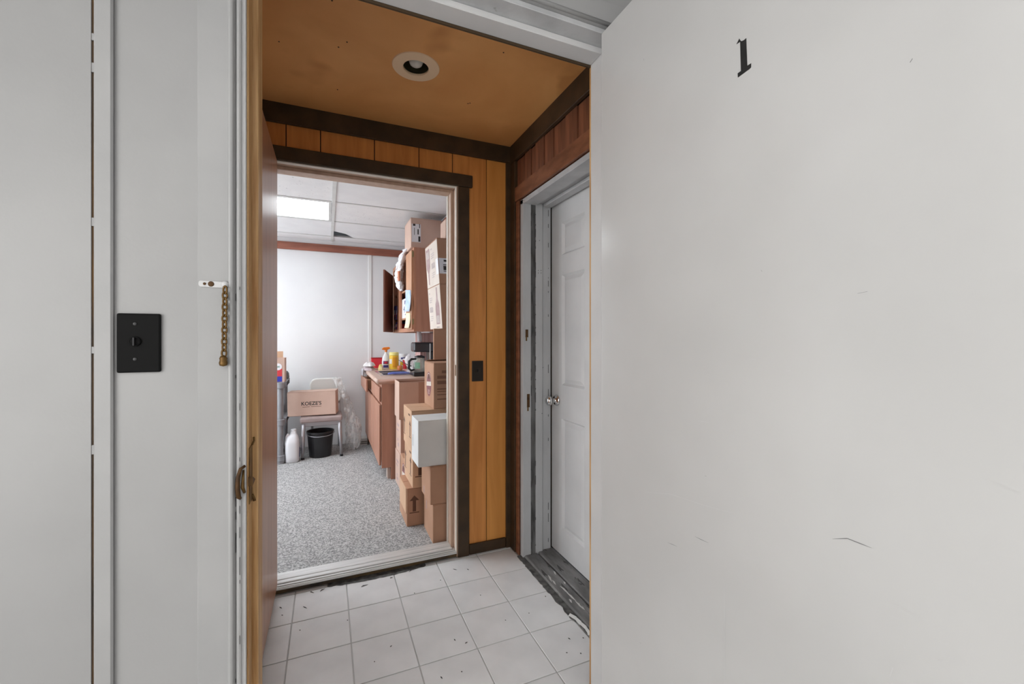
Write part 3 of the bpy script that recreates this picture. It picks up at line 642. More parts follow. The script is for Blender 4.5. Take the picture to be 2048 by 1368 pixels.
# ================================================================== OFFICE
struct(B('floor', CARPET, None, -2.4, OX, YO, OY, -0.02, OF), 'grey speckled office carpet', 'floor')
ow = struct(B('wall_office_far', OFFWALL, None, -2.4, OX + .05, OY, OY + .06, -0.02, 2.6), 'pale grey far wall of the office', 'wall')
q = P(740, 600, Y=OY - .008)
B('batten', mat('white_batten', (.80, .80, .79), rough=.4), ow, q.x - .018, q.x + .018, OY - .010, OY, 0.0, 2.17, bevel=.003)
struct(B('wall_office_right', OFFWALL, None, OX, OX + .05, YO, OY, -0.02, 2.6), 'pale office side wall behind the cartons', 'wall')
struct(B('wall_office_left', OFFWALL, None, -2.45, -2.4, YO, OY, -0.02, 2.6), 'pale office wall on the hidden left side', 'wall')
struct(MB().box(-2.4, -0.31, YO - .02, YO, -0.02, 2.6).box(0.99, 1.2, YO - .02, YO, 0, 2.6).build('wall_office_front', CABDARK), 'unseen office side of the doorway partition, coloured dark to cut bounce light', 'wall')  # unseen face, coloured dark to cut bounce onto the cartons
struct(B('trim_11', MAHOG, None, -2.4, OX - .03, OY - .022, OY, 2.135, 2.215, bevel=.003), 'red brown moulding along the top of the far office wall', 'trim')
struct(B('trim_12', MAHOG, None, OX - .028, OX, YO + .005, OY - .025, 2.135, 2.225, bevel=.003), 'red brown moulding above the cartons on the side wall', 'trim')
# suspended ceiling
oc_ = struct(B('ceiling', VOID, None, -2.45, OX + .05, YO, OY + .05, 2.56, 2.6), 'suspended office ceiling of white acoustic tiles', 'ceiling')
GX = [-2.4, -1.18, 0.045, OX]; GY = [YO, 3.01, 3.625, 4.24, 4.87, OY]
for i in range(3):
    for j in range(5):
        x0, x1, y0, y1 = GX[i], GX[i + 1], GY[j], GY[j + 1]
        if i == 1 and j == 2: continue
        if i == 0 and j in (2,): continue
        m_ = CTILE if (i == 1 and j < 2) or (i == 2 and j == 2) else CTILEP
        if i == 2 and j == 3:
            MB().prism([(x0, y0, OC + .004), (x1, y0, OC + .004), (x1, y1, OC + .004), (.26, y1, OC + .004), (.175, y1 - .16, OC + .004), (x0, y1 - .25, OC + .004)], (0, 0, .006)).build('ceiling_tile', m_, oc_)
        else: B('ceiling_tile', m_, oc_, x0 + .002, x1 - .002, y0 + .002, y1 - .002, OC + .004, OC + .019, bevel=.002)
for x in GX[1:3]: B('grid_bar', TEE, oc_, x - .013, x + .013, YO, OY, OC - .002, OC + .004)
for y in GY[1:5]: B('grid_bar', TEE, oc_, -2.4, OX, y - .010, y + .010, OC - .001, OC + .0035)
luminaire(-1.165, 0.030, 3.637, 4.228, OC + .004, DIFF, 'lit fluorescent panel in the office ceiling')
luminaire(-2.38, -1.195, 3.637, 4.228, OC + .004, DIFF, 'added second office light panel, unseen, filling the office')  # out-of-view panel added to fill the office with light

# ------------------------------------------------------------------ cartons
def carton(label, x0, x1, y0, y1, z0, z1, m=CARD, lean=0.0, top='flaps', group='cardboard cartons in the office', rz=0.0, axis='x', cat='box', name='carton'):
    cx, cy = (x0 + x1) / 2, (y0 + y1) / 2; c, s_ = math.cos(rz), math.sin(rz)
    def xf(p):
        dx, dy = p.x - cx, p.y - cy
        return Vector((cx + dx * c - dy * s_ + lean * (p.z - z0), cy + dx * s_ + dy * c, p.z))
    t = thing(name, (cx, cy, z0), label, cat, group); th_ = .004
    if top == 'open':
        b = MB(); b.box(x0, x1, y0, y1, z0, z0 + th_)
        b.box(x0, x0 + th_, y0, y1, z0 + th_, z1); b.box(x1 - th_, x1, y0, y1, z0 + th_, z1)
        b.box(x0 + th_, x1 - th_, y0, y0 + th_, z0 + th_, z1 - .006); b.box(x0 + th_, x1 - th_, y1 - th_, y1, z0 + th_, z1)
        b.build('body', m, t, xf=xf)
    else:
        B('body', m, t, x0, x1, y0, y1, z0, z1 - th_, bevel=.003, xf=xf)
        g = .002
        if axis == 'x':
            my = (y0 + y1) / 2
            B('flap', m, t, x0, x1, y0, my - g, z1 - th_, z1, bevel=.0012, xf=xf); B('flap', m, t, x0, x1, my + g, y1, z1 - th_, z1, bevel=.0012, xf=xf)
        else:
            mx = (x0 + x1) / 2
            B('flap', m, t, x0, mx - g, y0, y1, z1 - th_, z1, bevel=.0012, xf=xf); B('flap', m, t, mx + g, x1, y0, y1, z1 - th_, z1, bevel=.0012, xf=xf)
    t_xf[t] = xf
    return t
t_xf = {}
def arrow(t, face, x, y, z, h, m=INKBR):
    """up arrow printed on the face: 'L' looks to -x, 'F' looks to -y"""
    w_ = h * .30
    sh = [(-w_ * .35, 0), (w_ * .35, 0), (w_ * .35, h * .68), (w_, h * .68), (0, h), (-w_, h * .68), (-w_ * .35, h * .68)]
    b = MB()
    if face == 'F':
        b.flat([(x + a, y - .0005, z + c) for a, c in sh]); b.flat([(x - w_, y - .0005, z - .010), (x + w_, y - .0005, z - .010), (x + w_, y - .0005, z - .004), (x - w_, y - .0005, z - .004)])
    else:
        b.flat([(x - .0005, y - a, z + c) for a, c in sh]); b.flat([(x - .0005, y + w_, z - .010), (x - .0005, y - w_, z - .010), (x - .0005, y - w_, z - .004), (x - .0005, y + w_, z - .004)])
    return b.build('printed_arrow', m, t, xf=t_xf[t])
def bars(t, face, x, y, z, rows, m):
    """blocks of unreadable print: rows of (offset, height, start, end)"""
    b = MB()
    for dz, h, a, c in rows:
        if face == 'F': b.flat([(x + a, y - .0005, z + dz), (x + c, y - .0005, z + dz), (x + c, y - .0005, z + dz + h), (x + a, y - .0005, z + dz + h)])
        else: b.flat([(x - .0005, y - a, z + dz), (x - .0005, y - c, z + dz), (x - .0005, y - c, z + dz + h), (x - .0005, y - a, z + dz + h)])
    o = b.build('print', m, t, xf=t_xf[t])
    if len(rows) > 1: o['kind'] = 'stuff'
    return o
def oval_logo(t, x, yc, zc, ry, rz_):
    """oval emblem on a face that looks to -x: maroon oval, dark peak, white band, chevrons"""
    def el(k, n=28, d=.0005): return [(x - d, yc - ry * k * math.cos(2 * PI * i / n), zc + rz_ * k * math.sin(2 * PI * i / n)) for i in range(n)]
    MB().flat(el(1.0)).build('emblem', INKM, t, xf=t_xf[t])
    b = MB()
    for k0 in (0.90,):
        A, C_ = el(k0, d=.0009), el(k0 - .06, d=.0009)
        for i in range(28):
            j = (i + 1) % 28
            if A[i][2] > zc + rz_ * .12: b.flat([A[i], A[j], C_[j], C_[i]])
    b.flat([(x - .0009, yc + ry * .97, zc - rz_ * .22), (x - .0009, yc - ry * .97, zc - rz_ * .08), (x - .0009, yc - ry * .93, zc + rz_ * .26), (x - .0009, yc + ry * .93, zc + rz_ * .12)])
    for k in range(3):
        z = zc - rz_ * (.52 + k * .13); wv = ry * (.34 + .0 * k)
        b.flat([(x - .0009, yc + wv, z + rz_ * .07), (x - .0009, yc, z), (x - .0009, yc - wv, z + rz_ * .07), (x - .0009, yc - wv, z + rz_ * .035), (x - .0009, yc, z - rz_ * .035), (x - .0009, yc + wv, z + rz_ * .035)])
    b.build('emblem_band', CARDL, t, xf=t_xf[t])
    MB().flat([(x - .001, yc + ry * .45, zc + rz_ * .40), (x - .001, yc - ry * .5, zc + rz_ * .46), (x - .001, yc - ry * .2, zc + rz_ * .70), (x - .001, yc, zc + rz_ * .84)]).build('emblem_peak', INKBR, t, xf=t_xf[t])

# nearest stack, right behind the office door frame
A_ = carton('bottom brown carton of the nearest stack, on the carpet beside the threshold', .553, .93, 2.42, 2.665, OF, .243)
bars(A_, 'L', .553, 2.60, .06, [(.10, .05, 0, .018)], INKP)
B_ = carton('plain brown carton directly under the white box', .538, .92, 2.42, 2.665, .243, .462)
bars(B_, 'L', .538, 2.60, .26, [(.0, .04, 0, .02)], INKP)
C_ = carton('white carton jutting out of the nearest stack', .471, .89, 2.43, 2.632, .462, .726, m=CARDW, axis='y')
bars(C_, 'L', .471, 2.60, .55, [(.0, .05, 0, .02), (.05, .02, .004, .02)], mat('grey_print', (.45, .45, .45), rough=.8))
# second stack
E3 = carton('brown carton with a black arrow, lowest of the stack behind the white box', .453, .80, 2.70, 2.985, OF, .258, axis='x')
arrow(E3, 'F', .500, 2.70, .11, .10)
B('tab', CARD2, E3, .449, .4525, 2.71, 2.95, .10, .257)
E2 = carton('brown arrow carton, middle of the stack behind the white box', .487, .83, 2.69, 2.985, .258, .497, m=CARD2)
arrow(E2, 'F', .533, 2.69, .335, .10); arrow(E2, 'L', .487, 2.76, .33, .11); arrow(E2, 'L', .487, 2.95, .33, .11)
bars(E2, 'L', .487, 2.80, .46, [(.0, .012, 0, .06)], INKBR)
E1 = carton('brown taped carton on top of the stack behind the white box', .480, .83, 2.69, 2.985, .497, .742, m=CARD2)
arrow(E1, 'L', .480, 2.74, .575, .10); arrow(E1, 'L', .480, 2.95, .56, .11); bars(E1, 'L', .480, 2.80, .70, [(.0, .012, 0, .06)], INKBR)
D_ = carton('tall brown carton with an oval mountain emblem, beside the coffee maker', .622, .90, 2.70, 2.98, .742, 1.036, m=CARD)
oval_logo(D_, .622, 2.84, .89, .072, .082)
bars(D_, 'F', .645, 2.70, .80, [(.17, .018, .03, .15), (.135, .02, .0, .15), (.10, .022, .0, .14), (.065, .008, 0, .14), (.05, .006, 0, .14), (.03, .006, 0, .14), (.0, .008, 0, .14)], mat('faint_brown_print', (.25, .125, .08), rough=.8))
for s_ in (0, 1):
    MB().prism([(.626, 2.704 + s_ * .27, 1.036), (.894, 2.704 + s_ * .27, 1.036), (.885, 2.74 + s_ * .20, 1.046), (.64, 2.74 + s_ * .20, 1.046)], (0, .003, .001)).build('flap', CARD, D_)
G_ = carton('brown emblem carton on the carpet, wedged between two stacks', .515, .86, 3.06, 3.35, OF, .312, m=CARD)
oval_logo(G_, .515, 3.205, .19, .072, .082)
# third stack in front of the base cabinet
F3 = carton('brown carton on the carpet against the cabinet end, bottom of the rear stack', .515, .80, 3.385, 3.625, OF, .290, m=CARD3)
bars(F3, 'L', .515, 3.60, .06, [(.14, .02, .04, .15), (.11, .012, .02, .12), (.0, .02, .05, .12), (.03, .02, .06, .10)], INKP)
F2 = carton('brown printed carton in the middle of the rear stack', .520, .80, 3.385, 3.625, .290, .563, m=CARD3)
bars(F2, 'L', .520, 3.60, .33, [(.16, .02, .04, .15), (.12, .012, .02, .12), (.0, .03, .08, .14), (.04, .02, .06, .10)], INKP)
F1 = carton('open topped brown carton on the rear stack next to the worktop', .510, .84, 3.385, 3.625, .563, .854, m=CARD3, top='open')
B('tape', mat('clear_tape', (.42, .25, .19), rough=.2), F1, .66, .71, 3.3835, 3.3848, .62, .848)
# tall carton, wine cartons, small carton
h0 = [(.690, 2.995), (.757, 3.30), (.935, 3.30), (.925, 2.985)]
H_ = thing('carton', (.82, 3.15, .312), 'tall plain brown carton carrying the two bottle cartons', 'box', 'cardboard cartons in the office')
MB().prism([(x, y, .312) for x, y in h0], (0, 0, .947)).build('body', CARD, H_, bevel=.003)
MB().prism([(x, y, 1.259) for x, y in (h0[0], (.72, 3.14), (.93, 3.14), h0[3])], (0, 0, .004)).build('flap', CARD2, H_); MB().prism([(x, y, 1.259) for x, y in ((.722, 3.144), h0[1], h0[2], (.93, 3.144))], (0, 0, .004)).build('flap', CARD2, H_)
LEAN = -.066
W2 = carton('lower leaning bottle carton with an upright bottle print', .752, .925, 2.985, 3.375, 1.263, 1.583, m=CARD, lean=LEAN)
W1 = carton('upper leaning bottle carton with an upside down bottle print', .731, .905, 2.985, 3.375, 1.583, 1.908, m=CARD, lean=LEAN)
for t, x, z0, up in ((W2, .752, 1.263, True), (W1, .731, 1.583, False)):
    B('printed_face', CARDL, t, x - .0012, x - .0002, 2.987, 3.373, z0 + .002, z0 + .316, xf=t_xf[t])
    bt = [(-.058, 0), (.058, 0), (.062, .11), (.054, .15), (.019, .185), (.015, .27), (-.015, .27), (-.019, .185), (-.054, .15), (-.062, .11)]
    yc = 3.09 if up else 3.295
    MB().flat([(x - .0018, yc - a, (z0 + .035 + c) if up else (z0 + .295 - c)) for a, c in bt]).build('bottle_print', INKP, t, xf=t_xf[t])
    MB().flat([(x - .0023, yc - a * .72, (z0 + .045 + c * .36) if up else (z0 + .275 - c * .36)) for a, c in bt[:4] + bt[8:]]).build('bottle_label_print', INKG, t, xf=t_xf[t])
    ys_ = 3.36 if up else 3.215
    bars(t, 'L', x - .0012, ys_, z0 + .02, [(.25, .012, .02, .06), (.215, .008, .02, .12), (.20, .008, .02, .12), (.185, .008, .02, .10), (.145, .006, .02, .12), (.11, .035, .02, .13), (.075, .006, .02, .12), (.06, .006, .02, .12), (.045, .006, .02, .10)], INKG)
bars(W2, 'L', .7508, 3.15, 1.270, [(.0, .012, 0, .09)], INKG)
lb = B('shipping_label', PAPER, W1, .735, .85, 2.9838, 2.9848, 1.655, 1.765, xf=t_xf[W1])
bars(W1, 'F', .735, 2.9837, 1.66, [(.08, .014, .035, .055), (.055, .006, .03, .10), (.02, .03, .03, .105), (.01, .005, .03, .105)], INKB)
B('shipping_label', PAPER, W1, .7288, .7296, 2.985, 3.055, 1.655, 1.765, xf=t_xf[W1])
U_ = carton('small pink brown carton on top of the bottle cartons', .775, .895, 2.99, 3.14, 1.908, 2.05, m=CARD3)
T_ = carton('pinkish carton with a white shipping label on top of the wall cabinet', .642, .905, 3.625, 3.93, 1.957, 2.208, m=CARD3)
q0, q1 = P(823.5, 447, Y=3.624), P(841.5, 485, Y=3.624)
B('shipping_label', PAPER, T_, q0.x, q1.x, 3.6235, 3.6243, q1.z, q0.z)
bars(T_, 'F', q0.x, 3.6235, q1.z, [(.005, .045, .055, .072), (.065, .045, .048, .058), (.12, .035, .062, .068), (.06, .06, .02, .024), (.135, .018, .01, .03)], INKB)

# ------------------------------------------------------------------ base cabinet, worktop, sink
CF, CYN, CYF, CT = 0.410, 3.66, OY - .005, 0.815
bc = thing('base_cabinet', (.65, 4.3, OF), 'cherry brown base cabinet under the sink worktop', 'cabinet')
b = MB().box(CF + .002, OX - .005, CYN, CYN + .02, .12, CT).box(CF + .075, OX - .005, CYN, CYN + .02, OF, .12)
b.box(CF + .002, OX - .005, CYF - .02, CYF, OF, CT).box(OX - .02, OX - .005, CYN + .02, CYF - .02, OF, CT).box(CF + .02, OX - .02, CYN + .02, CYF - .02, .12, .14)
b.box(CF + .002, CF + .02, CYN + .02, CYF - .02, CT - .03, CT).box(CF + .002, CF + .02, 4.35, 4.42, .12, CT - .03).box(CF + .002, CF + .02, CYN + .02, 4.35, .64, .66).box(CF + .002, CF + .02, 4.42, CYF - .02, .64, .66)
b.build('carcass', CABWOOD, bc)
B('toe_kick', CABDARK, bc, CF + .075, CF + .09, CYN + .02, CYF - .02, OF, .12)
B('toe_block', mat('pale_block', (.55, .45, .40), rough=.7), bc, CF + .05, CF + .074, CYN + .03, CYN + .10, OF, .11)
for y0, y1 in ((CYN + .035, 4.02), (4.03, 4.37)): B('drawer_front', CABWOOD, bc, CF - .018, CF + .002, y0, y1, .665, .785, bevel=.004)
for y0, y1 in ((CYN + .035, 4.02), (4.03, 4.37), (4.40, 4.72), (4.73, CYF - .02)): B('door', CABWOOD, bc, CF - .018, CF + .002, y0, y1, .135, .64, bevel=.004)
dr = B('drawer_front', CABWOOD, bc, CF - .066, CF - .046, 4.42, CYF - .03, .665, .785, bevel=.004)
B('drawer_box', CABLIGHT, bc, CF - .046, CF + .3, 4.56, CYF - .05, .68, .765)
WT = 0.855
wt = thing('worktop', (.65, 4.3, CT), 'beige laminate worktop with a rounded brown edge', 'worktop')
SX0, SX1, SY0, SY1 = .45, .775, 4.005, 4.52
MB().box(.385, SX0, CYN - .02, CYF, CT, WT).box(SX1, OX - .004, CYN - .02, CYF, CT, WT).box(SX0, SX1, CYN - .02, SY0, CT, WT).box(SX0, SX1, SY1, CYF, CT, WT).build('slab', WORKTOP, wt)
MB().tube([(.385, CYN - .02, CT + .02), (.385, CYF, CT + .02)], .02, 12).build('front_edge', WORKTOP, wt, smooth=True)
MB().tube([(.385, CYN - .02, CT + .02), (OX - .005, CYN - .02, CT + .02)], .02, 12).build('end_edge', mat('brown_edge_band', (.34, .16, .10), rough=.4), wt, smooth=True)
sk = thing('sink', (.62, 4.19, WT), 'stainless steel double sink let into the worktop', 'sink')
MB().box(SX0 - .015, SX0 + .02, SY0 - .015, SY1 + .015, WT, WT + .005).box(SX1 - .05, SX1 + .015, SY0 - .015, SY1 + .015, WT, WT + .005).box(SX0 + .02, SX1 - .05, SY0 - .015, SY0 + .02, WT, WT + .005).box(SX0 + .02, SX1 - .05, SY1 - .02, SY1 + .015, WT, WT + .005).box(SX0 + .02, SX1 - .05, 4.25, 4.28, WT, WT + .005).build('rim', STEEL, sk, bevel=.002)
for y0, y1 in ((SY0 + .02, 4.25), (4.28, SY1 - .02)):
    x0, x1 = SX0 + .02, SX1 - .05; b = MB(); dp = WT - .15
    b.box(x0 - .002, x0, y0, y1, dp, WT + .003).box(x1, x1 + .002, y0, y1, dp, WT + .003).box(x0, x1, y0 - .002, y0, dp, WT + .003).box(x0, x1, y1, y1 + .002, dp, WT + .003).box(x0, x1, y0, y1, dp - .002, dp)
    b.build('bowl', STEEL, sk)
bl = MB().loft([((.60, 4.0, WT + .0085), .095, .012), ((.60, 4.0, WT + .014), .10, .016), ((.60, 4.0, WT + .024), .095, .014), ((.60, 4.0, WT + .030), .06, .008)], n=36, crumple=.004, freq=30)
tag(bl.build('cloth', BLUEC, smooth=True), 'blue cleaning cloth lying on the sink rim', 'cloth')

def heap(c, rx, ry, h, seed, nr=9, na=44, base=.3):
    # crumpled soft pile with an irregular outline
    b = MB(); c = Vector(c); rings = []
    for i in range(nr + 1):
        f = i / nr; ring = []
        for k in range(na):
            a = 2 * PI * k / na; ed = 1 + .22 * noise.noise(Vector((math.cos(a) * 2 + seed, math.sin(a) * 2, seed)))
            x, y = rx * f * ed * math.cos(a), ry * f * ed * math.sin(a)
            q = Vector((x * 19 + seed, y * 15, seed)); rid = 1 - abs(noise.noise(q)) * 1.7
            z = h * ((1 - f ** 4) * (.55 + .45 * rid) + 0) if i < nr else 0.0
            ring.append(b.bm.verts.new(c + Vector((x, y, max(z, 0.0) + .001))))
        rings.append(ring)
    for i in range(nr):
        for k in range(na):
            if i == 0:
                if k < na - 1 or True: b.bm.faces.new((rings[0][k], rings[1][k], rings[1][(k + 1) % na], rings[0][(k + 1) % na]))
            else: b.bm.faces.new((rings[i][k], rings[i + 1][k], rings[i + 1][(k + 1) % na], rings[i][(k + 1) % na]))
    bot = [b.bm.verts.new((v.co.x, v.co.y, c.z)) for v in rings[-1]]
    for k in range(na): b.bm.faces.new((rings[-1][k], bot[k], bot[(k + 1) % na], rings[-1][(k + 1) % na]))
    b.bm.faces.new(bot)
    bmesh.ops.remove_doubles(b.bm, verts=b.bm.verts, dist=1e-6)
    return b
# things on the worktop
def at(u, v): return P(u, v, Z=WT)
q = at(772, 737)
sb = thing('spray_bottle', q, 'white spray bottle with an orange trigger head', 'bottle')
MB().lathe(q, [(.036, 0), (.040, .005), (.040, .08), (.036, .12), (.022, .155), (.012, .17), (.012, .185)], 24, sx=1.1, syy=.7).build('bottle', mat('white_bottle', (.80, .80, .82), rough=.3), sb, smooth=True)
MB().lathe(q + Vector((0, 0, .185)), [(.014, 0), (.014, .02)], 16).build('collar', ORANGE, sb)
b = MB().prism([q + Vector((-.048, -.012, .212)), q + Vector((-.03, -.012, .235)), q + Vector((.035, -.012, .240)), q + Vector((.045, -.012, .222)), q + Vector((.012, -.012, .205)), q + Vector((-.018, -.012, .205))], (0, .024, 0)); b.build('trigger_head', ORANGE, sb, bevel=.004)
def wrap(nm, m, par, c, r, z0, z1, a0, a1, sx=1., syy=1., n=10):
    """a label bent round an upright body"""
    b = MB(); v = []
    for k in range(n + 1):
        a = math.radians(a0 + (a1 - a0) * k / n); p = Vector((c.x + r * sx * math.cos(a), c.y + r * syy * math.sin(a), c.z))
        v.append((b.bm.verts.new(p + Vector((0, 0, z0))), b.bm.verts.new(p + Vector((0, 0, z1)))))
    for k in range(n): b.bm.faces.new((v[k][0], v[k + 1][0], v[k + 1][1], v[k][1]))
    return b.build(nm, m, par)
wrap('label', PURPLE, sb, q, .0408, .050, .085, 225, 300, 1.1, .7); wrap('label', REDP, sb, q, .0412, .058, .076, 245, 280, 1.1, .7); wrap('label', NAVY, sb, q, .0408, .012, .040, 225, 300, 1.1, .7)
q = at(788, 738)
cn = thing('wipes_canister', q, 'yellow wipes canister with a pale lid', 'canister')
MB().lathe(q, [(.048, 0), (.050, .004), (.050, .145), (.046, .15)], 28).build('body', YELLOW, cn, smooth=False)
MB().lathe(q + Vector((0, 0, .15)), [(.050, 0), (.051, .003), (.051, .028), (.046, .034)], 28).build('lid', YELLOWL, cn)
wrap('label', CLOTHW, cn, q, .0506, .06, .11, 190, 235); wrap('label', mat('amber_print', (.72, .32, .02), rough=.4), cn, q, .0506, .02, .13, 245, 300)
q = at(806, 735.2)
tb = thing('tub', q, 'white tub with a blue label behind the apple', 'tub')
MB().lathe(q, [(.042, 0), (.045, .004), (.045, .135)], 24).build('body', mat('white_tub', (.80, .80, .84), rough=.35), tb, smooth=False)
MB().lathe(q + Vector((0, 0, .135)), [(.047, 0), (.047, .022), (.044, .026)], 24).build('lid', mat('white_tub_lid', (.84, .84, .87), rough=.35), tb)
wrap('label', NAVY, tb, q, .0456, .098, .118, 230, 320); wrap('label', YELLOW, tb, q, .0456, .03, .07, 215, 260)
q = at(810, 737.5)
cp = thing('cup', q, 'red plastic cup between the apple and the coffee maker', 'cup')
MB().lathe(q, [(.019, 0), (.026, .095), (.028, .098), (.025, .098), (.018, .01), (0, .01)], 24).build('cup_body', REDP, cp, smooth=False)
MB().lathe(q + Vector((0, 0, .098)), [(.0285, 0), (.0285, .006), (.02, .016), (0, .018)], 24).build('lid', mat('pale_lid', (.70, .66, .68), rough=.3), cp, smooth=False)
q = at(800, 741)
ap = thing('apple', q, 'red apple at the edge of the sink', 'apple')
MB().lathe(q, [(.010, .003), (.018, 0), (.027, .010), (.031, .027), (.027, .045), (.016, .053), (.005, .049), (0, .047)], 20).build('flesh', APPLE, ap, smooth=True)
MB().tube([q + Vector((0, 0, .047)), q + Vector((.002, 0, .06))], .0015, 6).build('stem', STEM, ap)
q0 = P(787, 712, Y=4.62)
tag(MB().tube([P(797, 720, Y=4.55), P(812, 728, Y=4.45), P(822, 732, Y=4.35)], [.003, .004, .006], 8).build('ladle', BLACKP, smooth=True), 'dark long handled spoon leaning across the cup', 'utensil')
# clear bag behind the cups
q = at(827, 738)
tag(MB().loft([(q + Vector((0, 0, 0)), .055, .035), (q + Vector((0, 0, .05)), .075, .04), (q + Vector((-.01, 0, .10)), .085, .04), (q + Vector((-.02, 0, .14)), .07, .03), (q + Vector((-.015, 0, .17)), .035, .015)], crumple=.02, freq=18).build('plastic_bag', BAGW, smooth=False), 'crumpled whitish plastic bag behind the coffee carafe', 'bag')
# cloths and bag of snacks at the far end
q = Vector((.42, 4.78, WT))
tag(heap(q + Vector((-.015, .0, 0)), .07, .12, .040, 3).build('folded_cloth', CLOTHG, smooth=True), 'mauve folded cloth at the far end of the worktop', 'cloth')
tag(heap(q + Vector((-.012, 0, .043)), .06, .115, .045, 8).build('cloth_bundle', CLOTHW, smooth=True), 'white cloth bundle on top of the mauve cloth', 'cloth')
tag(heap((.520, 4.73, WT + .001), .028, .06, .06, 12).build('snack_packet', CLOTHY, smooth=True), 'yellow printed packet beside the white cloth bundle', 'packet')
tag(MB().loft([((.342, 4.80, WT - .060), .008, .07), ((.342, 4.80, WT - .03), .010, .09), ((.342, 4.80, WT + .0), .010, .10), ((.346, 4.80, WT + .014), .006, .09)], n=36, crumple=.005, freq=24, sub=3).build('hanging_cloth', mat('grey_cloth', (.40, .38, .40), (.52, .50, .52), rough=.9, nscale=14), smooth=True), 'grey cloth end hanging over the far corner of the worktop', 'cloth')
q0, q1 = P(743, 717, Y=5.02), P(764, 728, Y=5.02)
rb = thing('red_box', (q0.x, 5.04, WT), 'flat red box leaning against the far wall behind the spray bottle', 'box')
B('box_body', REDP, rb, q0.x, q1.x + .01, 5.02, 5.085, WT, q0.z, bevel=.003); B('box_lid', mat('dark_red', (.40, .015, .02), rough=.4), rb, q0.x - .002, q1.x + .012, 5.018, 5.087, q0.z, q0.z + .008, bevel=.001)

# coffee maker
cm = thing('coffee_maker', (.81, 3.90, WT), 'black coffee maker with a glass carafe on the worktop', 'coffee maker')
B('base', BLACKP, cm, .695, .925, 3.80, 3.97, WT, WT + .036, bevel=.012, seg=3)
B('column', BLACKP, cm, .842, .925, 3.805, 3.965, WT + .036, WT + .22, bevel=.010, seg=2)
B('brew_head', mat('dark_slate_plastic', (.035, .037, .045), rough=.25), cm, .700, .925, 3.80, 3.97, WT + .215, WT + .302, bevel=.018, seg=3)
B('chrome_strip', CHROME, cm, .838, .846, 3.798, 3.801, WT + .05, WT + .29)
cc = Vector((.768, 3.885, WT + .037))
cf = MB().lathe(cc, [(.050, 0), (.058, .01), (.062, .05), (.055, .09), (.042, .115), (.045, .125), (.043, .125), (.040, .115), (.053, .088), (.059, .05), (.05, .006), (0, .006)], 28).build('carafe', GLASS, cm, smooth=True)
MB().lathe(cc + Vector((0, 0, .126)), [(.046, 0), (.046, .012), (.02, .02), (0, .02)], 24).build('carafe_lid', BLACKP, cf)
hx = cc.x - .05
MB().tube([(hx + .01, 3.86, cc.z + .115), (hx - .03, 3.85, cc.z + .115), (hx - .052, 3.845, cc.z + .095), (hx - .055, 3.845, cc.z + .035), (hx - .035, 3.85, cc.z + .015), (hx - .005, 3.86, cc.z + .02)], [.008, .011, .012, .012, .010, .007], 10).build('carafe_handle', BLACKP, cf, smooth=True)
wrap('green_band', GREENL, cf, cc, .0615, .03, .085, 215, 262)
sbx = carton('pink striped box behind the coffee maker, under the wall cabinet', .805, .94, 4.06, 4.30, WT, 1.244, m=mat('pink_striped_board', (.36, .19, .17), (.58, .38, .36), rough=.7, nscale=3, stretch=(18, 18, .15)))

# ------------------------------------------------------------------ wall cabinet
UX, U0, U1, UZ0, UZ1 = 0.663, 3.60, 4.84, 1.25, 1.955
uc = thing('wall_cabinet', (.80, 4.2, UZ0), 'cherry brown wall cabinet with its doors ajar', 'cabinet')
b = MB().box(UX + .018, OX - .003, U0, U0 + .018, UZ0, UZ1).box(UX + .018, OX - .003, U1 - .018, U1, UZ0, UZ1).box(UX + .018, OX - .003, U0 + .018, U1 - .018, UZ0 + .012, UZ0 + .03).box(UX + .018, OX - .003, U0 + .018, U1 - .018, UZ1 - .018, UZ1)
b.build('carcass', CABWOOD, uc)
B('back_panel', CABLIGHT, uc, OX - .012, OX - .0035, U0 + .02, U1 - .02, UZ0 + .03, UZ1 - .02)
b = MB().box(UX, UX + .018, U0, U0 + .03, UZ0, UZ1).box(UX, UX + .018, 4.34, 4.52, UZ0, UZ1).box(UX, UX + .018, U1 - .04, U1, UZ0, UZ1)
for y0, y1 in ((U0 + .03, 4.34), (4.52, U1 - .04)): b.box(UX, UX + .018, y0, y1, UZ0, UZ0 + .035).box(UX, UX + .018, y0, y1, UZ1 - .035, UZ1)
b.build('face_frame', mat('tan_face_frame', (.44, .20, .12), (.50, .25, .155), rough=.5, nscale=3, stretch=(8, 8, .7)), uc)
for z in (1.372, 1.637): B('shelf', CABLIGHT, uc, UX + .02, OX - .013, U0 + .02, U1 - .02, z, z + .016)
dn = B('door', CABLIGHT, uc, UX - .020, UX - .001, U0 + .012, 3.875, UZ0 + .018, UZ1 - .02, bevel=.003)
for z in (1.31, 1.875): B('hinge', mat('brass_hinge', (.30, .25, .13), rough=.4, metal=.8), dn, UX - .014, UX + .001, U0 + .002, U0 + .012, z, z + .045)
hp = Vector((UX - .002, U1 - .03)); fp = Vector((.524, 4.39)); dd = (fp - hp).normalized(); nn = Vector((-dd.y, dd.x)) * .018
MB().prism([(hp.x, hp.y, UZ0 + .005), (fp.x, fp.y, UZ0 + .005), (fp.x - abs(nn.x), fp.y + abs(nn.y) * .3, UZ0 + .005), (hp.x - abs(nn.x), hp.y + abs(nn.y) * .3, UZ0 + .005)], (0, 0, .62)).build('door', CABDARK, uc, bevel=.002)
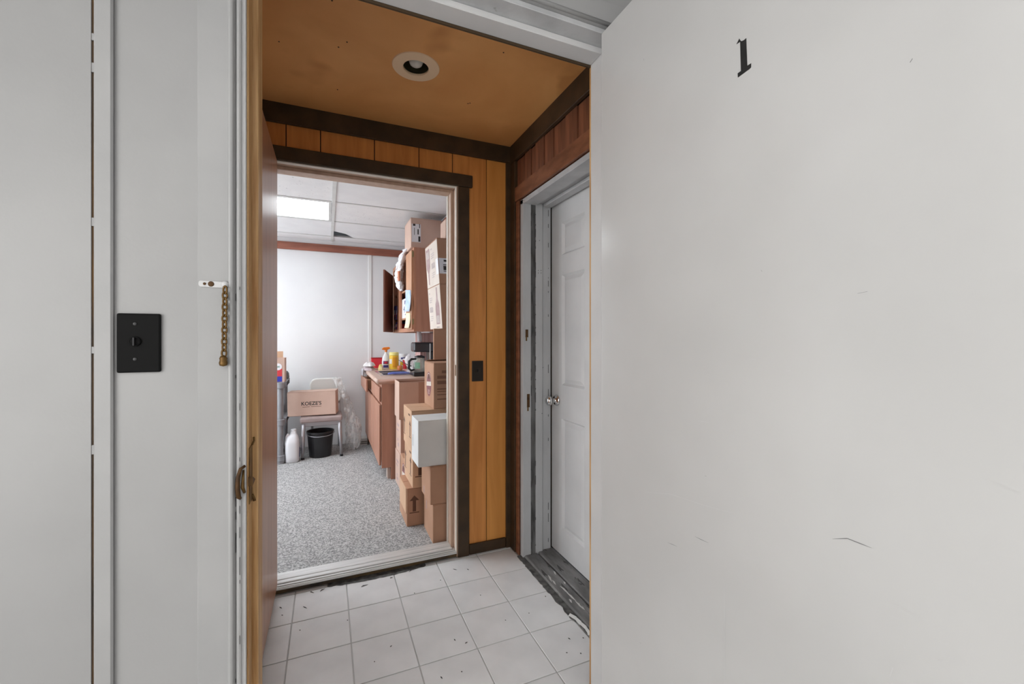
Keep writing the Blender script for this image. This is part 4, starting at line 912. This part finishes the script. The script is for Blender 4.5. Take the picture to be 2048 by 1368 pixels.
# contents of the far compartment
cols_ = [REDP, NAVY, PURPLE, GREENL, REDP, BLUEC, PURPLE, NAVY, REDP]; lbl = ['red', 'navy', 'purple', 'green', 'dark red', 'blue', 'plum', 'deep blue', 'scarlet']
n_ = 0
for z in (1.281, 1.389):
    for k in range(4):
        y = 4.555 + k * .07; hgt = .062 + .012 * ((k + n_) % 3) + (.08 * (k % 2) if z > 1.3 else 0)
        t = thing('packet', (.73, y, z), lbl[n_ % 9] + ' printed packet on the ' + ('bottom' if z < 1.4 else 'middle') + ' shelf behind the ajar cabinet door', 'packet', 'packets inside the wall cabinet')
        B('packet_body', cols_[n_ % 9], t, .668, .76, y - .03, y + .03, z, z + hgt, bevel=.006); B('packet_band', PAPER if n_ % 2 else cols_[(n_ + 2) % 9], t, .6665, .6675, y - .026, y + .026, z + hgt * .35, z + hgt * .7)
        n_ += 1
# papers
pp = thing('notice_sheet', (.70, 4.27, 1.389), 'white printed sheet standing on the lower shelf of the open wall cabinet', 'paper')
B('sheet', PAPER, pp, .684, .6855, 4.11, 4.46, 1.3885, 1.575)
b = MB()
for y0, y1, z0, z1 in ((4.14, 4.20, 1.52, 1.555), (4.12, 4.26, 1.465, 1.48), (4.20, 4.23, 1.44, 1.50), (4.12, 4.18, 1.415, 1.425)): b.flat([(.6835, y0, z0), (.6835, y1, z0), (.6835, y1, z1), (.6835, y0, z1)])
(b.build('print', NAVY, pp))['kind'] = 'stuff'
def sheet(name, m, label, u0, u1, v0, v1, x, bend):
    b = MB(); n = 10; V = []
    for k in range(n + 1):
        f = k / n; v = v0 + (v1 - v0) * f
        a, c = P(u0 + bend * math.sin(f * PI * .9), v, X=x), P(u1 + bend * math.sin(f * PI * .9), v, X=x)
        ox = -.012 * f * f
        V.append((b.bm.verts.new(a + Vector((ox, 0, 0))), b.bm.verts.new(c + Vector((ox, 0, 0)))))
    for k in range(n): b.bm.faces.new((V[k][0], V[k][1], V[k + 1][1], V[k + 1][0]))
    o = b.build(name, m, smooth=True); sm = o.modifiers.new('thick', 'SOLIDIFY'); sm.thickness = .0006; sm.offset = 0
    return tag(o, label, 'paper')
sheet('leaflet', PAPERB, 'blue and white leaflet stuck to the near cabinet door', 810.5, 821, 580, 623, UX - .0235, 1)
sheet('sticky_note', PAPERY, 'pale yellow note hanging below the blue leaflet', 811, 820, 626, 656, UX - .0235, 1)
q0, q1 = P(833, 663, Y=3.99), P(842, 685, Y=3.99)
b = MB(); V = []
for k in range(9):
    f = k / 8; z = UZ0 + .011 - f * .10; yy = 3.99 - .01 * math.sin(f * 3)
    V.append((b.bm.verts.new((q0.x + .008 * f, yy, z)), b.bm.verts.new((q1.x + .008 * f, yy, z))))
for k in range(8): b.bm.faces.new((V[k][0], V[k][1], V[k + 1][1], V[k + 1][0]))
o = b.build('paper_strip', PAPER, smooth=True); o.modifiers.new('thick', 'SOLIDIFY').thickness = .0006
tag(o, 'white paper strip hanging under the wall cabinet above the coffee maker', 'paper')
# white bag hanging over the cabinet edge
c = [((.645, 3.86, 1.985), .012, .05), ((.622, 3.90, 1.95), .018, .07), ((.612, 3.97, 1.88), .028, .075), ((.606, 4.03, 1.81), .032, .085), ((.604, 4.06, 1.75), .030, .09), ((.612, 4.03, 1.69), .028, .07), ((.615, 4.00, 1.645), .024, .055), ((.618, 3.98, 1.625), .01, .03)]
bg = thing('shopping_bag', (.61, 4.0, 1.625), 'white plastic shopping bag hanging from the top of the wall cabinet', 'bag')
MB().loft(c[::-1], n=48, crumple=.017, freq=26, sub=5).build('bag_body', BAGW, bg)
qa = P(797, 552, X=.588)
MB().prism([qa + Vector((-.004, -.04, -.05)), qa + Vector((-.004, .03, -.04)), qa + Vector((-.004, .04, .05)), qa + Vector((-.004, -.03, .04))], (.012, 0, 0)).build('print', mat('orange_brown_print', (.62, .25, .14), rough=.5), bg)

# ------------------------------------------------------------------ chair with carton, bag, bucket, jug
def cz(v, t): return CAMZ - (v - CY) / F * t
chx0, chx1, chy0, chy1 = -.235, .125, 4.57, 4.93
cr = thing('chair', (-.055, 4.75, OF), 'grey metal chair with a brown seat and cream back against the wall', 'chair')
for x, y in ((chx0 + .02, chy0 + .02), (chx1 - .005, chy0 + .02)):
    MB().tube([(x + (.0 if x < 0 else -.01), y, .36), (x + (-.005 if x < 0 else .008), y - .01, OF + .018)], [.020, .013], 10).build('leg', GREYM, cr, smooth=True)
    MB().lathe((x + (-.005 if x < 0 else .008), y - .01, OF), [(.015, 0), (.015, .02)], 10).build('foot_cap', BLACKP, cr)
for x in (chx0 + .085, chx1 - .01): MB().tube([(x, 5.03, OF), (x, 4.96, .40), (x, 5.01, .60)], .012, 10).build('rear_leg', GREYM, cr, smooth=True)
B('apron', GREYM, cr, chx0 + .005, chx1, chy0 + .012, chy0 + .03, .335, .375, bevel=.004)
B('side_rail', GREYM, cr, chx0 + .005, chx0 + .025, chy0 + .03, 4.94, .335, .37, bevel=.004); B('side_rail', GREYM, cr, chx1 - .02, chx1, chy0 + .03, 4.94, .335, .37, bevel=.004)
B('seat', SEATV, cr, chx0 - .01, chx1 + .01, chy0 - .01, 4.93, .372, .425, bevel=.018, seg=3)
q0, q1 = P(619, 790, Y=4.95), P(684, 790, Y=4.95)
def rrect(x0, x1, z0, z1, r, y):
    pts = []
    for cx_, cz_, a0 in ((x1 - r, z1 - r, 0), (x0 + r, z1 - r, 90), (x0 + r, z0 + r, 180), (x1 - r, z0 + r, 270)):
        for k in range(6): a = math.radians(a0 + k * 18); pts.append((cx_ + r * math.cos(a), y, cz_ + r * math.sin(a)))
    return pts
MB().prism(rrect(q0.x, q1.x, .50, cz(757, 4.5), .07, 4.955), (0, .045, 0)).build('backrest', CREAM, cr, bevel=.012, seg=2)
# KOEZE'S carton, tilted on the seat
kc = thing('carton', (-.13, 4.73, .425), 'long brown carton lettered in black lying tilted on the chair seat', 'box', 'cardboard cartons in the office')
KW, KD, KH, tilt, yaw = .440, .165, .238, math.radians(1.2), math.radians(-9)
M_ = Matrix.Translation((-.125, 4.715, .428)) @ Matrix.Rotation(yaw, 4, 'Z') @ Matrix.Rotation(-tilt, 4, 'Y') 
kx = lambda p: M_ @ p
B('body', CARD3, kc, -KW / 2, KW / 2, -KD / 2, KD / 2, .005, KH, bevel=.004, xf=kx)
B('flap', CARD3, kc, -KW / 2, KW / 2, -KD / 2, -.002, KH, KH + .004, bevel=.001, xf=kx); B('flap', CARD3, kc, -KW / 2, KW / 2, .002, KD / 2, KH, KH + .004, bevel=.001, xf=kx)
tx = print_text('lettering', "KOEZE'S", .182, INKB, kc, (-.095, -KD / 2 - .0006, .108), (1, 0, 0), (0, 0, 1), xf=kx, bold=.02)
b = MB()
for a, c_ in ((-.085, -.02), (-.008, .085)): b.flat([(a, -KD / 2 - .0006, .090), (c_, -KD / 2 - .0006, .090), (c_, -KD / 2 - .0006, .094), (a, -KD / 2 - .0006, .094)])
(b.build('lettering_underline', INKBR, kc, xf=kx))['kind'] = 'stuff'
# clear plastic draped from the backrest to the floor
pb = thing('plastic_wrap', (.24, 4.85, OF), 'clear plastic wrap draped from the chair back to the carpet', 'plastic wrap')
def cp_(u, v, y): return P(u, v, Y=y)
secs = [(Vector((.250, 4.80, OF + .008)), .05, .05), (Vector((.252, 4.80, .10)), .078, .075), (Vector((.254, 4.81, .20)), .082, .085), (Vector((.248, 4.82, .29)), .075, .08),
        (Vector((.225, 4.84, .38)), .060, .065), (Vector((.205, 4.875, .47)), .046, .042), (Vector((.178, 4.895, .55)), .040, .032), (Vector((.150, 4.905, .63)), .040, .026), (Vector((.120, 4.912, .70)), .045, .022), (Vector((.095, 4.916, .765)), .045, .018)]
MB().loft(secs, n=56, crumple=.012, freq=17, seed=4, sub=5).build('film', CLEARP, pb)
bt_ = cz(757, 4.5)
MB().prism([(.055, 4.925, bt_ - .03), (.055, 4.932, bt_ + .004), (.055, 4.975, bt_ + .008), (.055, 4.975, bt_ + .006), (.055, 4.936, bt_ + .002), (.055, 4.929, bt_ - .03)], (.075, 0, 0)).build('folded_end', CLEARP, pb)
# bucket
q = P(641, 917, Z=OF); bx, by = -.065, 4.68
bk = thing('bucket', (bx, by, OF), 'black plastic bucket standing under the chair', 'bucket')
MB().lathe((bx, by, OF), [(.098, 0), (.102, .006), (.121, .235), (.128, .238), (.128, .252), (.122, .252), (.117, .24), (.098, .01), (0, .01)], 36).build('pail', BLACKP, bk, smooth=False)
MB().tube([(bx + .129 * math.cos(a), by + .129 * math.sin(a), OF + .232 - .02 * math.sin(a) * -1) for a in [PI + k * PI / 14 for k in range(15)]], .003, 6).build('handle', GREYM, bk, smooth=True)
# jug
q = P(587, 920, Z=OF); jx, jy = -.308, 4.575
jg = thing('jug', (jx, jy, OF), 'white translucent gallon jug beside the bucket', 'jug')
MB().loft([((jx, jy, OF), .056, .066), ((jx, jy, OF + .008), .061, .073), ((jx, jy, OF + .15), .062, .075), ((jx, jy, OF + .19), .060, .072), ((jx - .0, jy, OF + .235), .05, .055), ((jx + .008, jy, OF + .262), .028, .03), ((jx + .01, jy, OF + .285), .022, .022)], n=32, sq=.62, sub=3).build('body', JUGW, jg, smooth=True)
MB().tube([(jx - .03, jy - .02, OF + .265), (jx - .046, jy - .02, OF + .24), (jx - .052, jy - .02, OF + .19), (jx - .052, jy - .03, OF + .16)], .013, 10).build('handle', JUGW, jg, smooth=True)
MB().lathe((jx + .01, jy, OF + .285), [(.024, 0), (.024, .018), (.021, .02)], 18).build('cap', JUGW, jg)
B('label', NAVY, jg, jx + .058, jx + .063, jy - .03, jy + .03, OF + .04, OF + .13)
# floor register
vx0, vx1, vy0 = .318, .452, 4.945
vt = thing('floor_register', (.385, 5.02, OF), 'beige floor register with rows of slots beside the base cabinet', 'vent')
B('housing', VENTW, vt, vx0, .405, vy0, OY, OF, OF + .075, bevel=.003)
b = MB()
for r in range(2):
    for k in range(6): b.box(vx0 + .006 + k * .0135, vx0 + .015 + k * .0135, vy0 - .0008, vy0 + .001, OF + .012 + r * .02, OF + .024 + r * .02)
(b.build('slots', VOID, vt))['kind'] = 'stuff'

# ------------------------------------------------------------------ grey plastic shelving with a carton
px, py0, py1 = -.405, 4.53, 4.99; pxl = -1.25
sh = thing('shelving_unit', (-.83, 4.76, OF), 'grey plastic shelving unit partly hidden by the brown door', 'shelving')
for x in (px, pxl):
    for y in (py0, py1):
        MB().lathe((x, y, OF), [(.032, 0), (.032, .05), (.026, .055), (.026, .74)], 20).build('post', GREYP, sh, smooth=False)
for z in (OF + .045, .40, .745):
    low = z < .1
    t = MB().box(pxl, px, py0, py1, z + .01, z + .035)
    o = t.build('shelf', GREYP, sh, bevel=.003)
    for x in (px, pxl):
        for y in (py0, py1): MB().lathe((x, y, z - .022), [(.033, 0), (.037, .004), (.037, .053), (.033, .057)], 20).build('collar', GREYP, o)
    if low: continue
    b = MB().box(px + .038, px + .046, py0 + .02, py1 - .02, z - .012, z + .035).box(px - .001, px + .038, py0 + .045, py1 - .045, z + .012, z + .035); b.build('side_rail', GREYP, o)
    b = MB()
    for k in range(6):
        y = py0 + .07 + k * .056; b.prism([(px + .0465, y, z - .008), (px + .0465, y + .034, z - .008), (px + .0465, y + .042, z + .030), (px + .0465, y + .008, z + .030)], (.0006, 0, 0))
    (b.build('slots', VOID, o))['kind'] = 'stuff'
sc = carton('open brown carton with a red and blue panel on the grey shelving', -.60, -.372, 4.545, 4.74, .781, 1.005, m=CARD3, top='open')
B('flap', CARD2, sc, -.60, -.40, 4.7405, 4.7445, .95, 1.065)
q0 = P(557, 732, Y=4.5445)
B('red_panel', mat('red_print', (.62, .05, .06), rough=.6), sc, -.60, -.392, 4.5436, 4.5446, .835, .905); B('blue_panel', mat('blue_print', (.03, .05, .42), rough=.6), sc, -.60, -.392, 4.5436, 4.5446, .785, .835)
MB().lathe((-.425, 4.5434, .925), [(.032, 0), (.032, -.0006)], 24, axis='y').build('round_badge', PAPER, sc)
bars(sc, 'F', -.440, 4.5422, .918, [(.0, .014, 0, .028)], mat('green_grey_print', (.30, .45, .40), rough=.7))
cl = thing('grey_cap', (-.375, 4.90, .787), 'dark grey rounded object on the shelving beside the open carton', 'cap')
MB().lathe((-.395, 4.88, .787), [(.035, 0), (.04, .01), (.036, .055), (.022, .075), (0, .08)], 18).build('shell', mat('dark_grey_plastic', (.16, .17, .17), rough=.5), cl, smooth=True)
MB().lathe((-.395, 4.88, .780), [(.045, 0), (.045, .007)], 18).build('base_ring', GREYP, cl)
w1_ = carton('small white box on the middle shelf of the grey unit', -.53, -.425, 4.80, 4.93, .436, .53, m=CARDW)
